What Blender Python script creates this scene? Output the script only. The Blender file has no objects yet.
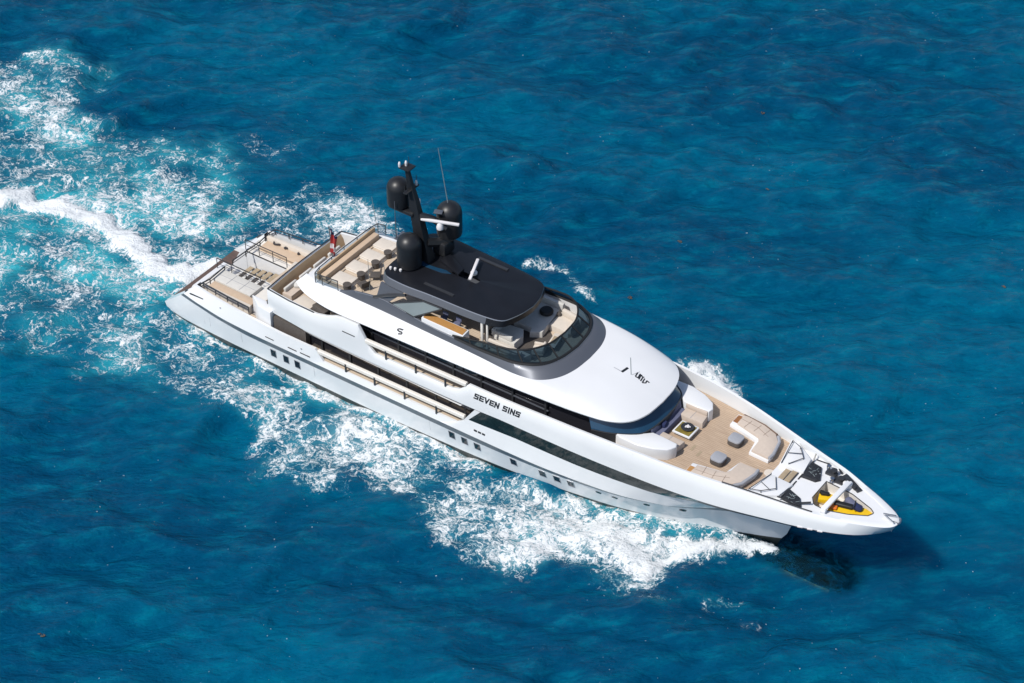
import bpy, bmesh, math, random
import numpy as np
from mathutils import Vector, Matrix
from mathutils.bvhtree import BVHTree

random.seed(7)
rng = np.random.default_rng(11)
S = bpy.context.scene
COL = S.collection
R = math.radians

# ------------------------------------------------------------------ camera
cam_d = bpy.data.cameras.new("camera")
cam = bpy.data.objects.new("camera", cam_d)
COL.objects.link(cam)
TH, EL = R(35.0), R(38.71)
rv = Vector((math.cos(TH), math.sin(TH), 0))
av = Vector((-math.sin(TH), math.cos(TH), 0))
wv = av * math.cos(EL) - Vector((0, 0, math.sin(EL)))
vv = av * math.sin(EL) + Vector((0, 0, math.cos(EL)))
M = Matrix((rv, vv, -wv)).transposed().to_4x4()
M.translation = Vector((88.05874, -89.48579, 94.18417))
cam.matrix_world = M
cam_d.sensor_width = 36.0
cam_d.lens = 2280.0 / 1024.0 * 36.0
cam_d.clip_start = 1.0
cam_d.clip_end = 20000.0
S.camera = cam

# ------------------------------------------------------------------ light
ldir = Vector((0.25, 0.71, -1.0)).normalized()
sun_d = bpy.data.lights.new("sun", 'SUN')
sun_d.energy = 3.9
sun_d.angle = R(0.53)
sun_d.color = (1.0, 0.965, 0.91)
sun = bpy.data.objects.new("sun", sun_d)
sun.rotation_euler = ldir.to_track_quat('-Z', 'Y').to_euler()
sun.location = (0, -60, 80)
COL.objects.link(sun)
W = bpy.data.worlds.new("World")
S.world = W
W.use_nodes = True
nt = W.node_tree
sky = nt.nodes.new('ShaderNodeTexSky')
sky.sky_type = 'NISHITA'
sky.sun_disc = False
sky.sun_elevation = math.asin(-ldir.z)
sky.sun_rotation = math.atan2(-ldir.x, -ldir.y)
nt.links.new(sky.outputs[0], nt.nodes['Background'].inputs[0])
nt.nodes['Background'].inputs[1].default_value = 0.11
cy = S.cycles
cy.max_bounces = 6; cy.diffuse_bounces = 2; cy.glossy_bounces = 3; cy.transmission_bounces = 4; cy.transparent_max_bounces = 8
vs = S.view_settings
vs.view_transform = 'Standard'
vs.look = 'None'
vs.exposure = 0.0
vs.gamma = 1.0
vs.use_curve_mapping = False

# ------------------------------------------------------------------ materials
def mat(name, col, rough=0.5, metal=0.0, spec=0.5, coat=0.0, noise=0.0, nscale=3.0, stretch=(1, 1, 1), bump=0.0, bscale=20.0, col2=None):
    m = bpy.data.materials.new(name)
    m.use_nodes = True
    t = m.node_tree
    b = t.nodes['Principled BSDF']
    b.inputs['Roughness'].default_value = rough
    b.inputs['Metallic'].default_value = metal
    b.inputs['Specular IOR Level'].default_value = spec
    b.inputs['Coat Weight'].default_value = coat
    b.inputs['Coat Roughness'].default_value = 0.06
    tc = t.nodes.new('ShaderNodeTexCoord')
    mp = t.nodes.new('ShaderNodeMapping')
    mp.inputs['Scale'].default_value = stretch
    t.links.new(tc.outputs['Object'], mp.inputs[0])
    n = t.nodes.new('ShaderNodeTexNoise')
    n.inputs['Scale'].default_value = nscale
    n.inputs['Detail'].default_value = 5
    t.links.new(mp.outputs[0], n.inputs[0])
    c2 = col2 if col2 else tuple(max(0, c * (1 - noise)) for c in col)
    mx = t.nodes.new('ShaderNodeMix')
    mx.data_type = 'RGBA'
    mx.inputs[6].default_value = (*c2, 1)
    mx.inputs[7].default_value = (*col, 1)
    mr = t.nodes.new('ShaderNodeMapRange')
    mr.inputs[1].default_value = 0.3
    mr.inputs[2].default_value = 0.7
    t.links.new(n.outputs[0], mr.inputs[0])
    t.links.new(mr.outputs[0], mx.inputs[0])
    t.links.new(mx.outputs[2], b.inputs['Base Color'])
    if bump:
        n2 = t.nodes.new('ShaderNodeTexNoise')
        n2.inputs['Scale'].default_value = bscale
        n2.inputs['Detail'].default_value = 3
        t.links.new(tc.outputs['Object'], n2.inputs[0])
        bp = t.nodes.new('ShaderNodeBump')
        bp.inputs['Strength'].default_value = bump
        bp.inputs['Distance'].default_value = 0.03
        t.links.new(n2.outputs[0], bp.inputs['Height'])
        t.links.new(bp.outputs[0], b.inputs['Normal'])
    return m

def teak_mat(name, c1, c2, gap=(0.10, 0.075, 0.055), along_x=True, plank=0.14):
    m = mat(name, c1, 0.62, noise=0.2, nscale=2.2, stretch=(0.6, 7, 1), col2=c2)
    t = m.node_tree
    b = t.nodes['Principled BSDF']
    src = b.inputs['Base Color'].links[0].from_socket
    tc = t.nodes.new('ShaderNodeTexCoord')
    sp = t.nodes.new('ShaderNodeSeparateXYZ')
    t.links.new(tc.outputs['Object'], sp.inputs[0])
    md = t.nodes.new('ShaderNodeMath'); md.operation = 'PINGPONG'
    md.inputs[1].default_value = plank / 2
    t.links.new(sp.outputs[1 if along_x else 0], md.inputs[0])
    lt = t.nodes.new('ShaderNodeMath'); lt.operation = 'LESS_THAN'
    lt.inputs[1].default_value = 0.007
    t.links.new(md.outputs[0], lt.inputs[0])
    mx = t.nodes.new('ShaderNodeMix'); mx.data_type = 'RGBA'
    t.links.new(lt.outputs[0], mx.inputs[0])
    t.links.new(src, mx.inputs[6])
    mx.inputs[7].default_value = (*gap, 1)
    t.links.new(mx.outputs[2], b.inputs['Base Color'])
    return m

MT = {}
MT['white'] = mat('gelcoat_white', (0.76, 0.765, 0.775), 0.24, coat=0.3, noise=0.035, nscale=0.5)
MT['hull'] = mat('hull_white', (0.765, 0.778, 0.79), 0.18, coat=0.4, noise=0.04, nscale=0.35)
MT['cap'] = mat('rail_cap_cream', (0.78, 0.74, 0.68), 0.35, noise=0.08, nscale=2)
MT['grey'] = mat('silver_grey_paint', (0.135, 0.145, 0.17), 0.42, metal=0.35, coat=0.1, noise=0.06, nscale=0.6)
MT['ledge'] = mat('ledge_shade_grey', (0.13, 0.155, 0.18), 0.35, noise=0.1, nscale=0.8)  # grey holds the shade of the downturned flare under the ledge
MT['dark'] = mat('dark_grey_paint', (0.035, 0.037, 0.042), 0.35, noise=0.15, nscale=2)
MT['hardtop'] = mat('hardtop_anthracite', (0.010, 0.011, 0.015), 0.4, spec=0.35, coat=0.04, noise=0.25, nscale=0.9)
MT['dome'] = mat('dome_matt_black', (0.016, 0.017, 0.020), 0.42, noise=0.2, nscale=3)
MT['silver'] = mat('chamfer_silver', (0.30, 0.31, 0.34), 0.3, metal=0.6, noise=0.05)
MT['steel'] = mat('stainless_steel', (0.55, 0.56, 0.58), 0.22, metal=0.95, noise=0.05)
MT['glass'] = mat('tinted_glass', (0.020, 0.020, 0.026), 0.05, spec=0.7, noise=0.2, nscale=0.8)
MT['hullglass'] = mat('hull_band_glass', (0.012, 0.024, 0.026), 0.06, spec=0.4, noise=0.5, nscale=1.2, bump=0.22, bscale=0.9)
MT['blueglass'] = mat('windscreen_glass', (0.012, 0.05, 0.10), 0.03, spec=0.9, noise=0.2, nscale=0.7)
MT['panelglass'] = mat('pale_tinted_glass', (0.22, 0.26, 0.27), 0.06, spec=0.8, noise=0.15, nscale=0.7)
MT['boot'] = mat('boot_stripe', (0.035, 0.045, 0.042), 0.4, noise=0.3, nscale=2)
MT['antifoul'] = mat('antifouling_dark', (0.008, 0.010, 0.009), 0.8, spec=0.1, noise=0.5, nscale=1.5)
MT['bulblit'] = mat('sunlit_antifouling', (0.40, 0.44, 0.28), 0.7, noise=0.9, nscale=3.5)  # sunlight on the bulb's side put into a pale colour
MT['teak'] = teak_mat('teak_deck', (0.53, 0.40, 0.285), (0.41, 0.295, 0.205), (.2, .15, .11))
MT['teakpale'] = teak_mat('teak_deck_bleached', (0.62, 0.51, 0.395), (0.54, 0.43, 0.32), (.3, .23, .17))
MT['teakdark'] = teak_mat('teak_platform_wet', (0.13, 0.085, 0.07), (0.09, 0.06, 0.05))
MT['teakstep'] = mat('teak_tread', (0.42, 0.33, 0.22), 0.6, noise=0.25, nscale=4, stretch=(1, 5, 1))
MT['teakgold'] = mat('varnished_teak', (0.52, 0.27, 0.09), 0.3, noise=0.2, nscale=3, stretch=(1, 6, 1), coat=0.4)
MT['teakbrown'] = mat('oiled_teak', (0.30, 0.13, 0.045), 0.45, noise=0.25, nscale=4, stretch=(1, 6, 1))
MT['tanwood'] = mat('tan_cladding', (0.58, 0.41, 0.25), 0.5, noise=0.2, nscale=1.2, stretch=(4, 1, 1))
MT['cream'] = mat('cream_cushion', (0.66, 0.59, 0.51), 0.85, noise=0.07, nscale=4, bump=0.15, bscale=9)
MT['beige'] = mat('beige_cushion', (0.56, 0.47, 0.395), 0.85, noise=0.08, nscale=4, bump=0.15, bscale=9)
MT['tancush'] = mat('tan_cushion', (0.60, 0.45, 0.32), 0.85, noise=0.1, nscale=3, bump=0.15, bscale=9)
MT['palecush'] = mat('pale_grey_cushion', (0.62, 0.60, 0.56), 0.85, noise=0.07, nscale=4, bump=0.15, bscale=9)
MT['greycush'] = mat('grey_cushion', (0.34, 0.35, 0.38), 0.85, noise=0.1, nscale=5, bump=0.15, bscale=9)  # also colours the first two deck shadow stripes
MT['navycush'] = mat('slate_cushion', (0.13, 0.14, 0.22), 0.85, noise=0.15, nscale=4, bump=0.15, bscale=9)
MT['brownweave'] = mat('dark_weave_and_shade', (0.10, 0.085, 0.075), 0.8, noise=0.35, nscale=14, bump=0.3, bscale=30)
MT['piping'] = mat('brown_piping', (0.16, 0.10, 0.07), 0.6, noise=0.1)
MT['black'] = mat('black_rubber', (0.012, 0.012, 0.013), 0.55, noise=0.2)
MT['mesh'] = mat('black_mesh_cover', (0.03, 0.032, 0.038), 0.5, noise=0.7, nscale=9, bump=0.8, bscale=14)
MT['yellow'] = mat('yellow_plastic', (0.85, 0.53, 0.012), 0.3, coat=0.4, noise=0.08, nscale=3)
MT['orange'] = mat('orange_plastic', (0.75, 0.19, 0.03), 0.4, noise=0.1)
MT['red'] = mat('red_cloth', (0.50, 0.05, 0.05), 0.85, noise=0.2, nscale=5)
MT['flagwhite'] = mat('white_cloth', (0.75, 0.72, 0.72), 0.85, noise=0.1, nscale=5)
MT['navy'] = mat('navy_cloth', (0.02, 0.03, 0.10), 0.85, noise=0.2, nscale=5)
MT['rope'] = mat('rope_dark', (0.06, 0.055, 0.06), 0.9, noise=0.4, nscale=25)
MT['letter'] = mat('letter_black', (0.02, 0.022, 0.025), 0.3, noise=0.1)
MT['lettergrey'] = mat('letter_grey', (0.42, 0.43, 0.45), 0.35, noise=0.1)
MT['olive'] = mat('olive_tabletop', (0.30, 0.23, 0.05), 0.45, noise=0.55, nscale=2.5)
MT['weed'] = mat('seaweed_brown', (0.17, 0.11, 0.05), 0.7, noise=0.5, nscale=12)
MT['spawater'] = mat('spa_water', (0.12, 0.26, 0.34), 0.05, noise=0.2, nscale=2, bump=0.3, bscale=4)

def glass_see_through(name, tint, mixf):
    m = bpy.data.materials.new(name)
    m.use_nodes = True
    t = m.node_tree
    b = t.nodes['Principled BSDF']
    b.inputs['Base Color'].default_value = (0.02, 0.036, 0.05, 1)
    b.inputs['Roughness'].default_value = 0.04
    n = t.nodes.new('ShaderNodeTexNoise'); n.inputs['Scale'].default_value = 0.7
    mr = t.nodes.new('ShaderNodeMapRange')
    mr.inputs[3].default_value = mixf - 0.06
    mr.inputs[4].default_value = mixf + 0.06
    t.links.new(n.outputs[0], mr.inputs[0])
    tr = t.nodes.new('ShaderNodeBsdfTransparent')
    tr.inputs[0].default_value = (*tint, 1)
    mx = t.nodes.new('ShaderNodeMixShader')
    t.links.new(mr.outputs[0], mx.inputs[0])
    t.links.new(b.outputs[0], mx.inputs[1])
    t.links.new(tr.outputs[0], mx.inputs[2])
    t.links.new(mx.outputs[0], t.nodes['Material Output'].inputs[0])
    return m
MT['screen'] = glass_see_through('green_tinted_screen', (0.12, 0.20, 0.28), 0.6)
MT['clear'] = glass_see_through('clear_balustrade', (0.72, 0.78, 0.82), 0.78)

# ------------------------------------------------------------------ mesh helpers
class MB:
    def __init__(s):
        s.v = []; s.f = []
    def add(s, vs, fs):
        o = len(s.v)
        s.v += [tuple(map(float, p)) for p in vs]
        s.f += [tuple(i + o for i in f) for f in fs]
        return s
    def bm(s, bm):
        bm.verts.ensure_lookup_table()
        bm.verts.index_update()
        s.add([v.co for v in bm.verts], [[v.index for v in f.verts] for f in bm.faces])
        bm.free()
        return s
    def box(s, c, d, rz=0.0, r=0.0, seg=2, rx=0.0, ry=0.0):
        bm = bmesh.new()
        bmesh.ops.create_cube(bm, size=1)
        bmesh.ops.scale(bm, vec=d, verts=bm.verts)
        if r > 0:
            bmesh.ops.bevel(bm, geom=bm.edges[:], offset=min(r, min(d) * 0.49), segments=seg, affect='EDGES', profile=0.5)
        mt = Matrix.Translation(c) @ Matrix.Rotation(rz, 4, 'Z') @ Matrix.Rotation(ry, 4, 'Y') @ Matrix.Rotation(rx, 4, 'X')
        bmesh.ops.transform(bm, matrix=mt, verts=bm.verts)
        return s.bm(bm)
    def prism(s, poly, z0, z1, r=0.0, seg=2):
        bm = bmesh.new()
        vs = [bm.verts.new((x, y, z0)) for x, y in poly]
        f = bm.faces.new(vs)
        ex = bmesh.ops.extrude_face_region(bm, geom=[f])
        tv = [e for e in ex['geom'] if isinstance(e, bmesh.types.BMVert)]
        bmesh.ops.translate(bm, vec=(0, 0, z1 - z0), verts=tv)
        if r > 0:
            te = [e for e in bm.edges if all(v in tv for v in e.verts)]
            bmesh.ops.bevel(bm, geom=te, offset=r, segments=seg, affect='EDGES', profile=0.5)
        bmesh.ops.recalc_face_normals(bm, faces=bm.faces)
        return s.bm(bm)
    def tube(s, pts, r, n=7, cap=True):
        pts = [Vector(p) for p in pts]
        rows = []
        prev = None
        for i, p in enumerate(pts):
            a = pts[max(0, i - 1)]; b = pts[min(len(pts) - 1, i + 1)]
            d = (b - a).normalized()
            up = prev if prev is not None else (Vector((0, 0, 1)) if abs(d.z) < 0.9 else Vector((1, 0, 0)))
            x = d.cross(up)
            if x.length < 1e-4:
                x = d.cross(Vector((0, 1, 0)))
            x.normalize()
            y = x.cross(d).normalized()
            prev = y
            rr = r[i] if isinstance(r, (list, tuple)) else r
            rows.append([p + (x * math.cos(t) + y * math.sin(t)) * rr for t in [2 * math.pi * k / n for k in range(n)]])
        return s.loft(rows, closed=True, cap=cap)
    def loft(s, rows, closed=False, cap=False):
        n = len(rows[0]); vs = [p for r_ in rows for p in r_]
        fs = []
        for i in range(len(rows) - 1):
            for j in range(n if closed else n - 1):
                k = (j + 1) % n
                fs.append((i * n + j, i * n + k, (i + 1) * n + k, (i + 1) * n + j))
        if cap:
            fs.append(tuple(range(n - 1, -1, -1)))
            fs.append(tuple((len(rows) - 1) * n + j for j in range(n)))
        return s.add(vs, fs)
    def lathe(s, prof, c, n=24):
        rows = [[(c[0] + r_ * math.cos(2 * math.pi * k / n), c[1] + r_ * math.sin(2 * math.pi * k / n), c[2] + z) for k in range(n)] for r_, z in prof]
        return s.loft(rows, closed=True, cap=True)

def rrect(w, d, r_, n=5):
    out = []
    for cx, cy, a0 in ((w / 2 - r_, d / 2 - r_, 0), (-w / 2 + r_, d / 2 - r_, 90), (-w / 2 + r_, -d / 2 + r_, 180), (w / 2 - r_, -d / 2 + r_, 270)):
        for k in range(n + 1):
            a = math.radians(a0 + 90 * k / n); out.append((cx + r_ * math.cos(a), cy + r_ * math.sin(a)))
    return out

def build(name, mb, material, parent=None, base=None, smooth=38.0):
    me = bpy.data.meshes.new(name)
    vs = mb.v
    if base is not None:
        vs = [(x - base[0], y - base[1], z - base[2]) for x, y, z in vs]
    me.from_pydata(vs, [], mb.f)
    bm = bmesh.new(); bm.from_mesh(me)
    bmesh.ops.remove_doubles(bm, verts=bm.verts, dist=0.0005)
    bmesh.ops.dissolve_degenerate(bm, edges=bm.edges, dist=0.0003)
    bmesh.ops.recalc_face_normals(bm, faces=bm.faces)
    bm.to_mesh(me); bm.free()
    for p in me.polygons:
        p.use_smooth = True
    me.set_sharp_from_angle(angle=R(smooth))
    me.materials.append(MT[material] if isinstance(material, str) else material)
    o = bpy.data.objects.new(name, me)
    COL.objects.link(o)
    if parent is not None:
        o.parent = parent
    return o

def thing(name, label, cat, loc, rz=0.0, group=None):
    o = bpy.data.objects.new(name, None)
    o.empty_display_size = 0.3
    COL.objects.link(o)
    o.location = loc
    o.rotation_euler = (0, 0, rz)
    o['label'] = label; o['category'] = cat
    if group: o['group'] = group
    return o

def tag(o, label, cat, group=None):
    o['label'] = label; o['category'] = cat
    if group: o['group'] = group
    return o

def dup(root, loc, rz=0.0, label=None):
    r = root.copy(); COL.objects.link(r); r.location = loc; r.rotation_euler = (0, 0, rz)
    if label: r['label'] = label
    for ch in list(root.children):
        c = ch.copy(); COL.objects.link(c); c.parent = r
        for g in list(ch.children):
            d = g.copy(); COL.objects.link(d); d.parent = c
    return r

def pchip(xs, ys):
    xs = np.array(xs, float); ys = np.array(ys, float)
    h = np.diff(xs); d = np.diff(ys) / h
    m = np.zeros(len(xs))
    m[0] = d[0]; m[-1] = d[-1]
    for i in range(1, len(xs) - 1):
        if d[i - 1] * d[i] > 0:
            w1 = 2 * h[i] + h[i - 1]; w2 = h[i] + 2 * h[i - 1]
            m[i] = (w1 + w2) / (w1 / d[i - 1] + w2 / d[i])
    def f(x):
        x = np.clip(np.asarray(x, float), xs[0], xs[-1])
        i = np.clip(np.searchsorted(xs, x) - 1, 0, len(xs) - 2)
        t = (x - xs[i]) / h[i]
        return ((1 + 2 * t) * (1 - t) ** 2 * ys[i] + t * (1 - t) ** 2 * h[i] * m[i] + t * t * (3 - 2 * t) * ys[i + 1] + t * t * (t - 1) * h[i] * m[i + 1])
    return f

def curve(pts, lin_z=None):
    """pts (x, halfwidth, z) -> functions"""
    xs = [p[0] for p in pts]
    fy = pchip(xs, [p[1] for p in pts])
    if lin_z:
        zx = [p[0] for p in lin_z]; zz = [p[1] for p in lin_z]
        fz = lambda x: np.interp(x, zx, zz)
    else:
        fz = pchip(xs, [p[2] for p in pts])
    return fy, fz, xs[0], xs[-1]

def mirror(mb):
    o = MB()
    o.add(mb.v, mb.f)
    o.add([(x, -y, z) for x, y, z in mb.v], [tuple(reversed(f)) for f in mb.f])
    return o

# ================================================================== the yacht
YB = (0.0, 0.0, 0.0)
yacht = thing('motor_yacht', 'white superyacht with black hardtop and radar mast under way, wake behind it', 'yacht', YB)
def part(name, mb, m, parent=yacht, smooth=38.0):
    return build(name, mb, m, parent, None, smooth)

# ---- hull lines (x, half width, z); starboard is -y
K0 = curve([(0.3, .6, -1.6), (10, .7, -2.2), (40, .4, -2.2), (44.0, .03, -1.9)])
K1 = curve([(0.1, 3.5, -.6), (7.5, 4.0, -.7), (17.5, 4.05, -.7), (27.3, 3.6, -.7), (34.2, 2.6, -.7), (40.6, 1.2, -.7), (44.4, .03, -.6)])
WL = curve([(-.1, 3.82, .3), (2, 4.08, .3), (7.5, 4.25, .3), (17.5, 4.3, .3), (24.3, 4.15, .3), (27.3, 4.0, .3), (34.2, 3.2, .34), (40.6, 1.55, .5), (43.4, .5, .55), (44.9, .03, .7)])
L2 = curve([(-.25, 3.88, .85), (2, 4.14, .85), (8, 4.3, .85), (17.5, 4.34, .85), (24.3, 4.22, .85), (29, 4.0, .85), (34.2, 3.4, .88), (40.6, 1.64, 1.0), (43.4, .56, 1.05), (45.2, .03, 1.2)])
L3 = curve([(1.45, 4.0, 2.22), (3, 4.22, 2.16), (5, 4.34, 1.94), (8, 4.4, 1.76), (24, 4.42, 1.78), (29, 4.3, 1.8), (35, 3.72, 1.9), (38.6, 2.75, 2.0), (41, 1.72, 2.2), (43.6, .6, 2.35), (45.6, .03, 2.5)])
L4 = curve([(1.75, 4.05, 2.48), (3.3, 4.3, 2.44), (6, 4.52, 2.32), (9, 4.6, 2.3), (24, 4.62, 2.33), (29.2, 4.57, 2.34), (34.8, 4.2, 2.42), (38.6, 3.32, 2.5), (40.4, 2.58, 2.7), (42, 1.8, 2.9), (44.2, .8, 3.15), (46.6, .03, 3.4)])
L5z = [(2.65, 3.35), (13.3, 3.42), (13.95, 2.68), (24.35, 2.78), (25.25, 3.42), (28.8, 3.62), (33, 3.6), (37.4, 3.68), (40.3, 3.6), (43, 3.7), (48.2, 4.2)]
L5 = curve([(2.65, 3.78, 0), (4.5, 4.05, 0), (8, 4.35, 0), (11, 4.5, 0), (25, 4.5, 0), (28.8, 4.47, 0), (32.3, 4.38, 0), (37.4, 3.98, 0), (40.3, 3.15, 0), (42.5, 2.25, 0), (45, 1.2, 0), (48.2, .03, 0)], L5z)
L6 = curve([(9.0, 3.8, 4.15), (11, 4.1, 4.28), (13, 4.35, 4.38), (20, 4.5, 4.42), (25.8, 4.56, 4.55), (28, 4.57, 4.66), (32, 4.54, 4.68), (37.5, 4.3, 4.7), (41.4, 3.88, 4.72), (45.4, 3.0, 4.76), (48, 2.34, 4.84), (49.9, 1.58, 4.9), (51.2, .6, 4.95), (51.7, .03, 5.0)])
L7z = [(9.0, 5.86), (12, 6.02), (13.4, 6.12), (14.2, 6.35), (15.0, 6.72), (15.6, 6.86), (16.85, 6.88), (17.2, 6.3), (17.6, 5.6), (18.1, 5.18), (24.0, 5.25), (24.6, 5.45), (25.0, 5.8), (25.3, 6.14), (27, 6.15), (29, 6.2), (32, 6.32), (35, 6.4), (37.4, 6.4), (40.5, 6.24), (43, 6.1), (46, 5.9), (49, 5.74), (52.02, 5.7)]
L7 = curve([(9.0, 3.8, 0), (10, 3.98, 0), (12, 4.2, 0), (15, 4.38, 0), (20, 4.44, 0), (27, 4.44, 0), (32, 4.4, 0), (35, 4.3, 0), (37.4, 4.13, 0), (40.5, 3.72, 0), (43, 3.22, 0), (46, 2.6, 0), (47.5, 2.3, 0), (49, 1.82, 0), (50.1, 1.4, 0), (51, 1.0, 0), (51.6, .66, 0), (51.93, .3, 0), (52.02, .03, 0)], L7z)

def line_pts(c, n, breaks=None):
    fy, fz, x0, x1 = c
    xs = np.linspace(x0, x1, n)
    # denser toward the ends
    u = np.linspace(0, 1, n)
    u = 0.5 * (u + 0.5 * (1 - np.cos(np.pi * u)))
    xs = x0 + u * (x1 - x0)
    if breaks is not None:
        for b in breaks:
            xs[np.argmin(abs(xs - b))] = b
    return np.stack([xs, fy(xs), fz(xs)], 1)

NH = 241
br5 = [p[0] for p in L5z[1:-1]]
PK0, PK1, PWL, P2, P3, P4 = [line_pts(c, NH) for c in (K0, K1, WL, L2, L3, L4)]
P5 = line_pts(L5, NH, br5)
def sb(P): return [(p[0], -p[1], p[2]) for p in P]
def strip(lines):
    m = MB()
    m.loft([sb(P) for P in lines])
    return mirror(m)
hull_mb = strip([PWL + np.array([0, .012, .0]), P2, P3])
hull_mb2 = strip([P4, P5])
# aft wing faces and transom
wing = MB()
prof = [PWL[0], P2[0], P3[0], P4[0], P5[0]]
outer = [(p[0], -p[1], p[2]) for p in prof]
inner = [(p[0], -3.25 if i > 1 else -3.25, p[2]) for i, p in enumerate(prof)]
wing.loft([outer, inner])
inner_floor = [(p[0] + .0, -3.25, .8) if p[2] > .8 else (p[0], -3.25, p[2]) for p in prof]
wing.loft([inner[1:], [(p[0], -3.25, .8) for p in prof[1:]]])
wing = mirror(wing)
tr = MB()
tr.loft([[(-.1, y, .3) for y in (-3.26, 3.26)], [(-.25, y, .79) for y in (-3.26, 3.26)]])
hm = MB().add(hull_mb.v, hull_mb.f).add(hull_mb2.v, hull_mb2.f).add(wing.v, wing.f).add(tr.v, tr.f)
# bulwark inner faces on main deck (thickness)
innb = MB()
aft = [p for p in P5 if 2.6 < p[0] < 25.6]
innb.loft([[(p[0], -p[1], p[2]) for p in aft], [(p[0], -p[1] + .16, p[2]) for p in aft], [(p[0], -p[1] + .16, 2.5) for p in aft]])
innb = mirror(innb)
hm.add(innb.v, innb.f)
hull = part('hull', hm, 'hull', smooth=28)
part('ledge_flare', strip([P3 + np.array([0, .004, 0]), P4 + np.array([0, .004, -.004])]), 'ledge', hull)  # flare under the ledge, its shade painted grey
bt = strip([PK1, PWL + np.array([0, .014, -.0])])
part('boot_stripe', bt, 'boot', hull)
ub = strip([PK0, PK1])
part('underbody', ub, 'antifoul', hull)
# bulbous bow
bb = MB()
rows = []
for x, r_, zc in [(42.0, .5, -1.25), (43.5, .9, -1.25), (45, 1.08, -1.26), (46.6, 1.12, -1.27), (48.0, 1.08, -1.28), (48.8, .95, -1.28), (49.2, .7, -1.3), (49.34, .3, -1.3), (49.36, .02, -1.3)]:
    rows.append([(x, r_ * 1.02 * math.cos(t), zc + r_ * .92 * math.sin(t)) for t in np.linspace(0, 2 * math.pi, 25)[:-1]])
bb.loft(rows, closed=True)
part('bulbous_bow', bb, 'antifoul', hull)
for s in (-1, 1):
    m = MB(); rws = []
    for x, r_, zc in [(45.4, 1.1, -1.26), (46.6, 1.12, -1.27), (48.0, 1.08, -1.28), (48.7, .97, -1.28)]:
        rws.append([(x, s * (r_ * 1.02 + .012) * math.cos(t), zc + (r_ * .92 + .012) * math.sin(t)) for t in np.linspace(-.1, .58, 6)])
    m.loft(rws); part('bulb_sunlit_rim', m, 'bulblit', hull)  # pale strip stands for the sunlit side of the bulb under water

# hull side windows
def side_z(x, z):
    """y of lower hull side (between L2 and L3) at x, z"""
    y2, z2 = float(L2[0](x)), float(L2[1](x)); y3, z3 = float(L3[0](x)), float(L3[1](x))
    t = (z - z2) / (z3 - z2)
    return y2 + t * (y3 - y2)
for x, z in [(9.6, 1.25), (10.66, 1.25), (11.6, 1.25), (23.9, 1.38), (24.85, 1.36), (25.8, 1.34), (28.45, 1.36), (30.5, 1.36), (31.5, 1.38), (32.45, 1.4)]:
    for s in (-1, 1):
        m = MB()
        w, h = .21, .3
        c = [(-w, -h), (w, -h), (w, h), (-w, h)]
        y0 = side_z(x, z) 
        qs = []
        for off in (.012, -.05):
            qs.append([(x + a, s * (side_z(x + a, z + b) + off), z + b) for a, b in c])
        m.loft(qs, closed=True, cap=True)
        fr = part('hull_window', m, 'glass', hull)
        f2 = MB()
        for a0, b0, a1, b1 in [(-w, -h, w, -h), (w, -h, w, h), (w, h, -w, h), (-w, h, -w, -h)]:
            f2.tube([(x + a0, s * (side_z(x + a0, z + b0) + .014), z + b0), (x + a1, s * (side_z(x + a1, z + b1) + .014), z + b1)], .022, 5)
        part('window_frame', f2, 'silver', hull)
for x, z in [(34.3, 1.5), (35.35, 1.5), (37.3, 1.6), (39.4, 1.75)]:
    for s in (-1, 1):
        m = MB()
        qs = []
        for off in (.012, -.05):
            qs.append([(x + .2 * math.cos(t), s * (side_z(x + .2 * math.cos(t), z + .11 * math.sin(t)) + off), z + .11 * math.sin(t)) for t in np.linspace(0, 2 * math.pi, 15)[:-1]])
        m.loft(qs, closed=True, cap=True)
        part('porthole', m, 'glass', hull)
def side_hi(x, z):
    y4, z4 = float(L4[0](x)), float(L4[1](x)); y5, z5 = float(L5[0](x)), float(L5[1](x))
    return y4 + (z - z4) / (z5 - z4) * (y5 - y4)
for xa, xb, z in [(9.2, 9.9, 2.6), (11.1, 11.8, 2.6), (12.1, 12.9, 2.62)]:
    for s in (-1, 1):
        m = MB()
        m.tube([(xa, s * (side_hi(xa, z) + .01), z), (xb, s * (side_hi(xb, z) + .01), z)], .035, 6)
        part('scupper', m, 'dark', hull)
for s in (-1, 1):
    m = MB()
    for k in range(3):
        xa = 25.75 + k * .3
        m.box((xa + .12, s * (side_hi(xa, 2.86) + .0), 2.86), (.24, .05, .14), r=.02)
    part('vent_grille', m, 'dark', hull)
    m = MB()
    m.tube([(1.55, s * 3.5, 2.36), (1.75, s * 3.82, 2.52), (2.4, s * 4.0, 2.72), (3.6, s * 4.1, 2.86)], .07, 7)
    part('fender_groove', m, 'dark', hull)

for s in (-1, 1):
    for x in (3.6, 4.1, 6.9, 13.0, 22.2):
        m = MB(); m.tube([(x, s * (side_z(x, .9) + .004), .9), (x, s * (side_z(x, 1.7) + .004), 1.7)], .009, 4)
        part('shell_seam', m, 'lettergrey', hull)
    for x in (5.2, 12.2):
        m = MB(); m.lathe([(.06, 0), (.06, .05)], (x, s * (side_hi(x, 2.95) + .01), 2.95), 8); part('hull_light', m, 'steel', hull)
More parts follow.
